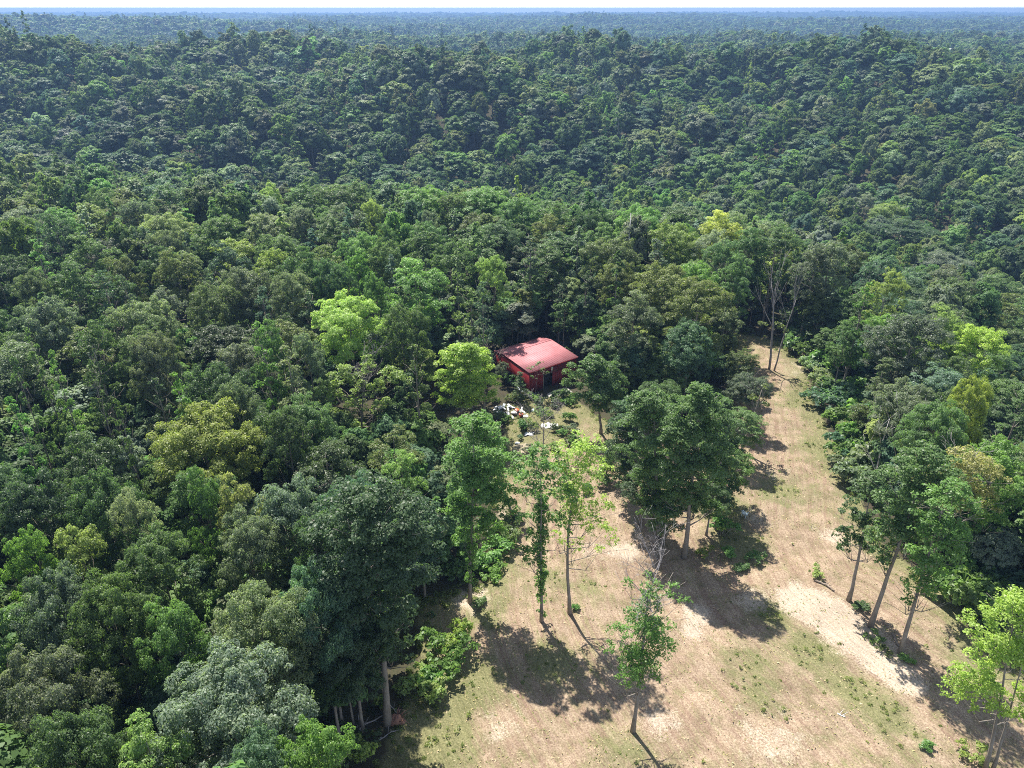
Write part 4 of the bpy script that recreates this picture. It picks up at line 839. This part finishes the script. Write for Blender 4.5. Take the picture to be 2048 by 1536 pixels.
def rootplate():
    rg = np.random.default_rng(3); g = Geo(); p = gpt(793, 1449)
    n, k = 7, 10
    V, F = [], []
    for j in range(n):
        for i in range(k):
            a = 2 * pi * i / k; ph = pi / 2 * j / (n - 1); rr = 1 + .22 * rg.normal()
            V.append((.75 * cos(a) * cos(ph) * rr, .55 * sin(a) * cos(ph) * rr, .95 * sin(ph) * (1 + .1 * rg.normal()) - .1))
    for j in range(n - 1):
        for i in range(k): F.append((j * k + i, j * k + (i + 1) % k, (j + 1) * k + (i + 1) % k, (j + 1) * k + i))
    g.add(V, F)
    for q in range(10):
        a = rg.random() * 6.28; g.tube([(.5 * cos(a), .4 * sin(a), .4), (.9 * cos(a), .7 * sin(a), .5 + .4 * rg.random()), (1.4 * cos(a), 1.1 * sin(a), .2 + .8 * rg.random())], [.05, .03, .012], 5)
    o = link("earth_mound", g.mesh("earth_mound", simple_mat("red_earth", (.30, .16, .11), (.20, .11, .08), 3, .95, .1), False)); o.location = p; tag(o, "reddish earth mound with roots at the foot of the massive dark edge tree", "mound")
rootplate()
s_ = hit(1260, 452, 19); g = Geo(); g.tube([(0, 0, -.4), (.1, 0, 11), (.0, .1, 21.5)], [.22, .16, .07], 7); g.tube([(.05, 0, 14), (.9, .2, 15.5)], [.06, .02], 5); g.tube([(.05, 0, 17), (-.7, .1, 18)], [.05, .02], 5)
o = link("dead_snag", g.mesh("dead_snag", DEADWOOD, True)); o.location = (float(s_[0]), float(s_[1]), gz_at(s_[0], s_[1])); tag(o, "bare pale snag poking up among the crowns of the far brow", "dead tree")

# ------------------------------------------------------------------ shrubs
SHR = []
def shrub_meshes():
    out = []
    for s in range(7):
        rng = np.random.default_rng(300 + s); n = 5 + s % 3
        C = np.column_stack([rng.normal(size=(n, 2)) * .62, .55 + rng.random(n) * .75]); R = .45 + .35 * rng.random(n)
        CC, RR, CV = clumps_from_lobes(rng, C, R, 10, .45); V, F, lv = leaves_from_clumps(rng, CC, RR, 16, .27, CV, .8, .62)
        g = Geo()
        for c in C: g.tube([(c[0] * .2, c[1] * .2, -.2), (c[0] * .6, c[1] * .6, c[2] * .6), tuple(c)], [.04, .03, .012], 4)
        out.append((g.mesh("stems", BARK), mesh_np("foliage", V, F, [LEAF], attrs={"lv": lv})))
    return out
SM = shrub_meshes()
def shrub(p, size, tint, label, group=None, h=1.0, name="shrub", cat="shrub", rng=np.random.default_rng(6)):
    st, fo = SM[int(rng.integers(len(SM)))]
    e = link(name, None); e.location = p; e.rotation_euler = (0, 0, rng.random() * 6.28); e.scale = (size, size, size * h)
    link("stems", st, e); c = link("foliage", fo, e); c["tint"] = jitter(TINT[tint], rng); tag(e, label, cat, group); return e
EDGE = [(1575, 672), (1600, 700), (1622, 735), (1640, 775), (1655, 815), (1672, 855), (1690, 895), (1706, 935), (1724, 975), (1742, 1005)]
srng = np.random.default_rng(12); names_t = ['bright', 'mid', 'blue', 'mid', 'bright', 'pale']
EW = {'bright': 'bright green', 'mid': 'mid green', 'blue': 'bluish green', 'pale': 'pale green'}
bank = []
for i, (px, py) in enumerate(EDGE):
    for k in range(7):
        p = gpt(px, py); x = p[0] - .3 + k * 1.6 + srng.normal() * .6; y = p[1] + srng.normal() * 1.9 + k * .3
        bank.append((x, y, 1.1 + .16 * k + .35 * srng.random(), names_t[int(srng.integers(6))], i, k))
for j in range(34):
    f = j / 33; p = gpt(1905 + 190 * f, 1190 + 120 * f); bank.append((p[0] - .2 + abs(srng.normal()) * 2.4, p[1] + srng.normal() * 1.2, 1.1 + .8 * srng.random(), names_t[int(srng.integers(6))], 20, j % 5))
for (x, y, s, t, i, k) in bank:
    where = 'skirting the mown strip' if k < 2 and i < 20 else ('further down the bank beside the strip' if i < 20 else 'bordering the near field behind the trunk row')
    shrub((x, y, gz_at(x, y) - .1), s * 1.5, t, f"{EW[t]} leafy shrub in the hedge bank {where}", "shrubs of the hedge bank", rng=srng)
# single shrubs and saplings
for px, py, s, t, lb, h in [(900, 1290, 1.35, 'lime', 'bright yellow-green bush on the clearing edge, upper one of a short row', 1.2), (893, 1330, 1.5, 'bright', 'bright green bush in the middle of the short row at the clearing edge', 1.0), (868, 1365, 1.2, 'bright', 'green bush on the forest side of the short row at the clearing edge', 1.0),
        (878, 1400, 1.15, 'yellow', 'yellowish bush at the lower end of the short row at the clearing edge', 1.0), (845, 1380, 1.2, 'yellow', 'dull yellow-green bush behind the short row of bushes', .9), (728, 1525, 1.0, 'lime', 'yellow-green bush in the shade beside the upright broken branch', 1.3), (760, 1430, .7, 'lime', 'small yellow-green bush against the massive dark trunk', 1.2),
        (965, 1135, 1.5, 'bright', 'green bush thicket behind the ivy-wrapped corner tree, nearest its trunk', .9), (990, 1105, 1.4, 'bright', 'green bush in the thicket behind the ivy-wrapped corner tree, on the open side', .9), (925, 1140, 1.6, 'mid', 'darker green bush in the thicket behind the ivy-wrapped corner tree', .9), (905, 1165, 1.2, 'mid', 'low green bush on the shaded corner of the clearing', .7), (980, 1155, 1.0, 'bright', 'small bright bush at the sunny foot of the thicket', .8), (1010, 1075, 1.3, 'mid', 'green bush at the top end of the thicket, under the tilted tree', 1.0), (1020, 1045, .9, 'deep', 'dark round bush at the foot of the tilted trunk', 1.0),
        (1452, 1115, 1.0, 'bright', 'green bush at the sunny foot of the tree clump', .9), (1415, 1120, .8, 'lime', 'light green bush right beside the pale bare trunk of the clump', .9), (1440, 1075, 1.3, 'bright', 'larger green bush between the clump and the mown strip', 1.0), (1480, 1140, .8, 'mid', 'low bush out on the shadowed grass past the clump', .6), (1436, 1068, .6, 'lime', 'small pale sapling lit beside the larger green bush', 1.4), (1500, 1120, .9, 'bright', 'outermost green bush of those beside the tree clump', .7),
        (1641, 1152, .75, 'lime', 'bright yellow-green weeds beside the fallen dark log', .7), (1808, 1327, .6, 'bright', 'small bright bush at the foot of the leafy tree of the trunk row', .7), (1755, 1285, .7, 'mid', 'low bush in shadow between two trunks of the row', .6), (1715, 1215, .7, 'mid', 'low bush behind the shorter tree of the trunk row', .6), (1770, 1300, .6, 'olive', 'dull low bush in the shade of the trunk row', .6), (1945, 1530, .9, 'lime', 'light green bush at the twin trunks of the corner tree', .8), (1850, 1505, .7, 'bright', 'light green weedy bush out in the field near the corner tree', .6),
        (1147, 1222, .38, 'bright', 'small bush at the foot of the airy slender tree', 1.2), (958, 1212, .7, 'mid', 'dark bush at the foot of the ivy-wrapped corner tree', .8), (890, 1218, .35, 'lime', 'tiny light green plant on the pale ground of the inner corner', .9), (866, 1232, .35, 'mid', 'tiny plant by the thin dark trunk of the inner corner', .7),
        (1166, 705, 1.5, 'lime', 'light green bush at the far end of the shed', 1.3), (1120, 668, 1.3, 'bright', 'bright bush poking up behind the shed roof', 1.7), (1250, 890, 1.3, 'deep', 'dark bush between the shed-corner tree and the clump', 1.0), (1215, 985, 1.2, 'mid', 'green bush beside the young pine', 1.0), (1175, 985, .9, 'bright', 'light bush on the sunny side of the young pine', 1.0), (1034, 778, 1.0, 'dark', 'dark bush against the shed end wall', 1.5), (1008, 765, 1.1, 'grey', 'greyish bush at the far part of the shed end wall', 1.4), (1080, 825, .8, 'bright', 'green weeds before the concrete slab', .6), (1060, 850, .9, 'yellow', 'tall yellowish weeds beside the rubbish heap', .6), (1125, 800, 1.2, 'dark', 'dark bush at the end of the concrete slab', 1.0)]:
    shrub(gpt(px, py) - np.array([0, 0, .05]), s, t, lb, None, h, rng=srng)
# cedar before the shed corner, cedar behind it, sumac at the corner
put = dict(rng=np.random.default_rng(2))
put_tree(tuple(gpt(1040, 806)), 'cedar', 'olive', 5.6, 4.2, label="small bushy cedar standing against the shed's near corner", **put)
pb = gpt(1140, 738); put_tree((float(pb[0]) + 2.6, float(pb[1]) + 8, 0.0), 'cedar', 'olive', 7.5, 3.6, label="feathery cedar rising just behind the shed roof", **put)
hero((1070, 792), (1076, 728), [(.95, .3, 0, .7), (.85, -.7, 0, .6), (.8, 1.0, .2, .6), (.62, -.4, -.2, .5)], 'mid', "spindly sumac growing against the shed front beside the doorway", None, .05, dens=8, L=.34, m=6, seed=41, name='tree')
for px, py, h, w, lb in [(1004, 770, 4.4, 2.4, "dark scrubby tree hugging the shed end wall"), ]:
    put_tree(tuple(gpt(px, py)), 'round', 'grey', h, w, label=lb, **put)

for px, py, h, w, k, t, lb in [(1325, 1092, 7.5, 6.0, 'round', 'mid', 'low bushy tree hiding the feet of the clump, nearest the grey leafless bush'), (1412, 1072, 8.0, 6.0, 'broad', 'dark', 'low spreading tree under the big dark tree by the strip'), (1280, 1050, 8.5, 6.0, 'round', 'dark', 'low dark tree at the shed-facing foot of the clump'), (1452, 1012, 8.5, 6.0, 'round', 'bright', 'low bright tree at the foot of the clump facing the mown strip'),
        (1470, 930, 9.0, 6.5, 'round', 'mid', 'bushy tree along the strip beneath the slanting broken trunk'), (1478, 860, 9.5, 6.5, 'broad', 'grey', 'greyish bushy tree along the strip behind the slanting broken trunk'), (1470, 800, 9.0, 6.0, 'round', 'olive', 'olive bushy tree lining the strip before the small grey dead tree'), (1250, 905, 9.0, 6.0, 'round', 'dark', 'dark bushy tree between the shed-corner tree and the clump'), (1300, 900, 11.0, 7.0, 'broad', 'mid', 'spreading mid green tree behind the clump')]:
    put_tree(tuple(gpt(px, py)), k, t, h, w, label=lb, **put)
wr = np.random.default_rng(31)
for i in range(26):
    px, py = (wr.uniform(1000, 1150), wr.uniform(800, 905)); t = ['bright', 'mid', 'olive', 'grey', 'yellow'][i % 5]
    shrub(gpt(px, py) - np.array([0, 0, .05]), .45 + .5 * wr.random(), t, f"{WORDS[t]} waist-high weeds in the rough ground before the shed", "weeds in front of the shed", .7 + .5 * wr.random(), name="tall_weed", cat="weed", rng=wr)
# ------------------------------------------------------------------ far house
def house():
    x, y, zt = HOUSE; z = zt - 7.5; e = link("house", None); e.location = (x, y, z); g = Geo(); g.box((-5, 0, -4), (10, 0, 0), (0, 9, 0), (0, 0, 7.5)); link("wall", g.mesh("wall", WHITEP), e)
    g = Geo()
    for sg in (0, 1):
        p0 = np.array([-5.6, -.6 if sg == 0 else 9.6, 3.3]); p1 = np.array([-5.6, 4.5, 5.6]); up = np.cross((1, 0, 0), p1 - p0); up = up / np.linalg.norm(up) * (.2 if sg == 0 else -.2); g.box(p0, (11.2, 0, 0), p1 - p0, up)
    link("roof", g.mesh("roof", HROOF), e); tag(e, "pale-roofed house, a tiny light speck in the distant forest", "house")
house()

# ------------------------------------------------------------------ ground cover
def grass():
    rng = np.random.default_rng(21); n = 60000
    x = rng.uniform(-14, 66, n); y = rng.uniform(24, 132, n); keep = poly_sd(x, y, FIELD) < -.2
    nz = sin_(x, y, 3.1, .6, .1) + sin_(x, y, 1.7, 2.2, .9) + .8 * sin_(x, y, 7, 1.3, 2.0); keep &= rng.random(n) < np.clip(.35 + .3 * nz, .05, 1)
    x, y, nz = x[keep], y[keep], nz[keep]; n = len(x); z = terrain(x, y) + micro(x, y)
    P = np.column_stack([x, y, z]); a = rng.random(n) * 6.28; L = (.10 + .16 * rng.random(n)); h = L * rng.uniform(.2, .9, n)
    t = np.column_stack([np.cos(a) * L, np.sin(a) * L, h]); b = np.column_stack([-np.sin(a), np.cos(a), np.zeros(n)]) * (L * .28)[:, None]
    V = np.empty((n, 3, 3)); V[:, 0] = P - b; V[:, 1] = P + b; V[:, 2] = P + t
    F = np.column_stack([np.arange(n * 3).reshape(n, 3), np.full(n, -1)])
    m, nt = new_mat("mown_grass"); lv = N(nt, "ShaderNodeAttribute", attribute_name="lv")
    c = mixrgb(nt, ramp(nt, lv.outputs["Fac"], .0, .55), (.12, .15, .045), (.36, .29, .15)); c = mixrgb(nt, ramp(nt, lv.outputs["Fac"], .55, 1), c, (.50, .39, .26))
    d = N(nt, "ShaderNodeBsdfDiffuse"); nt.links.new(c, d.inputs[0]); finish(nt, d.outputs[0])
    o = link("grass", mesh_np("grass", V.reshape(-1, 3), F, [m], attrs={"lv": np.clip(rng.random(n) * .9 + .1 - .12 * nz, 0, 1)})); tag(o, "short mown grass and straw tufts across the clearing", "grass", kind="stuff")
grass()
def weeds():
    rng = np.random.default_rng(22); C, R = [], []
    for px, py, s, a in GREEN:
        p = hit(px, py)
        for k in range(int(16 * a * s)): C.append((p[0] + rng.normal() * s * .55, p[1] + rng.normal() * s * .55)); R.append(.10 + .16 * rng.random())
    for k in range(700):
        i = int(rng.integers(len(FIELD_PX))); q = FIELD[i] + (FIELD[(i + 1) % len(FIELD)] - FIELD[i]) * rng.random(); C.append(tuple(q + rng.normal(size=2) * 1.0)); R.append(.15 + .3 * rng.random())
    for k in range(500): C.append((rng.uniform(-10, 60), rng.uniform(26, 128))); R.append(.07 + .12 * rng.random())
    C = np.array(C); R = np.array(R); k = poly_sd(C[:, 0], C[:, 1], FIELD) < 1.5; C, R = C[k], R[k]
    CC = np.column_stack([C, terrain(C[:, 0], C[:, 1]) + R * .4]); V, F, lv = leaves_from_clumps(rng, CC, R, 40, .16, None, .6, .5)
    o = link("weeds", mesh_np("weeds", V, F, [LEAF], attrs={"lv": lv})); o["tint"] = [.12, .15, .045]; tag(o, "patches of low green weeds scattered over the clearing", "ground cover", kind="stuff")
weeds()
def undergrowth():
    rng = np.random.default_rng(23); n = 9000; y = rng.uniform(20, 260, n); x = rng.uniform(-1, 1, n) * (y * .85 + 25); k = (poly_sd(x, y, FIELD) > 1.0) & (np.hypot(x - SHEDC[0] - 1.5, y - SHEDC[1] + 1) > 9.5); x, y = x[k], y[k]; R = .5 + 1.1 * rng.random(len(x)) ** 2
    k = rng.random(len(x)) < .55; x, y, R = x[k], y[k], R[k]
    CC = np.column_stack([x, y, terrain(x, y) + R * .5]); V, F, lv = leaves_from_clumps(rng, CC, R, 4.0, .42, None, .8, .65)
    o = link("undergrowth", mesh_np("undergrowth", V, F, [LEAF], attrs={"lv": lv})); o["tint"] = [.055, .085, .035]; tag(o, "low leafy undergrowth on the forest floor around the clearing", "undergrowth", kind="stuff")
undergrowth()
# ------------------------------------------------------------------ haze, placed after the terrain it encloses
def haze():
    g = Geo(); g.box((-11000, -300, -75), (22000, 0, 0), (0, 11200, 0), (0, 0, 75 + 67))
    m, nt = new_mat("summer_haze"); v = N(nt, "ShaderNodeVolumePrincipled")
    v.inputs["Color"].default_value = (.20, .335, .58, 1); v.inputs["Density"].default_value = 2.6e-4; v.inputs["Anisotropy"].default_value = .25; v.inputs["Density Attribute"].default_value = ""
    o = N(nt, "ShaderNodeOutputMaterial"); nt.links.new(v.outputs[0], o.inputs["Volume"])
    try: m.cycles.homogeneous_volume = True
    except Exception: pass
    tag(link("haze", g.mesh("haze", m)), "thin blue summer haze over the forest toward the horizon", "haze", kind="stuff")
haze()
#@@LABELS
def label_trees():
    marks = [t for t in TREES if t['mark']]
    marks.append(dict(px=1075, py=735, p=np.array(gpt(1085, 775)), mark='the red shed'))
    cnt = {}
    recs = []
    ordn = ['', 'second ', 'third ', 'fourth ', 'fifth ', 'sixth ', 'seventh ', 'eighth ', 'ninth ', 'tenth ']
    for t in TREES:
        if t['label']: continue
        best = sorted(marks, key=lambda m: (m['px'] - t['px']) ** 2 + 1.6 * (m['py'] - t['py']) ** 2)[0]
        dx, dy = t['px'] - best['px'], t['py'] - best['py']
        rel = ('beyond' if dy < 0 else 'before') if abs(dy) * 1.2 > abs(dx) else ('left of' if dx < 0 else 'right of')
        recs.append((t, best, rel, dx * dx + dy * dy))
    recs.sort(key=lambda r: r[3])
    tot = {}
    for t, b, rel, d in recs: tot[(t['tint'], t['kind'], b['mark'], rel)] = tot.get((t['tint'], t['kind'], b['mark'], rel), 0) + 1
    for t, b, rel, d in recs:
        k = (t['tint'], t['kind'], b['mark'], rel); n = cnt.get(k, 0); cnt[k] = n + 1
        w = f"{WORDS[t['tint']]} {SHAPE[t['kind']]} tree"
        if tot[k] > 1: w += [', next', ', second', ', third', ', fourth', ', fifth', ', sixth', ', seventh', ', eighth'][min(n, 7)]
        t['label'] = f"{w} {rel} {b['mark']}"
    for t in TREES: tag(t['o'], t['label'], 'tree', 'trees around the clearing and on the near ridge')
label_trees()
print("individual trees", len(TREES), "fill", len(FILL), "far", len(FP))
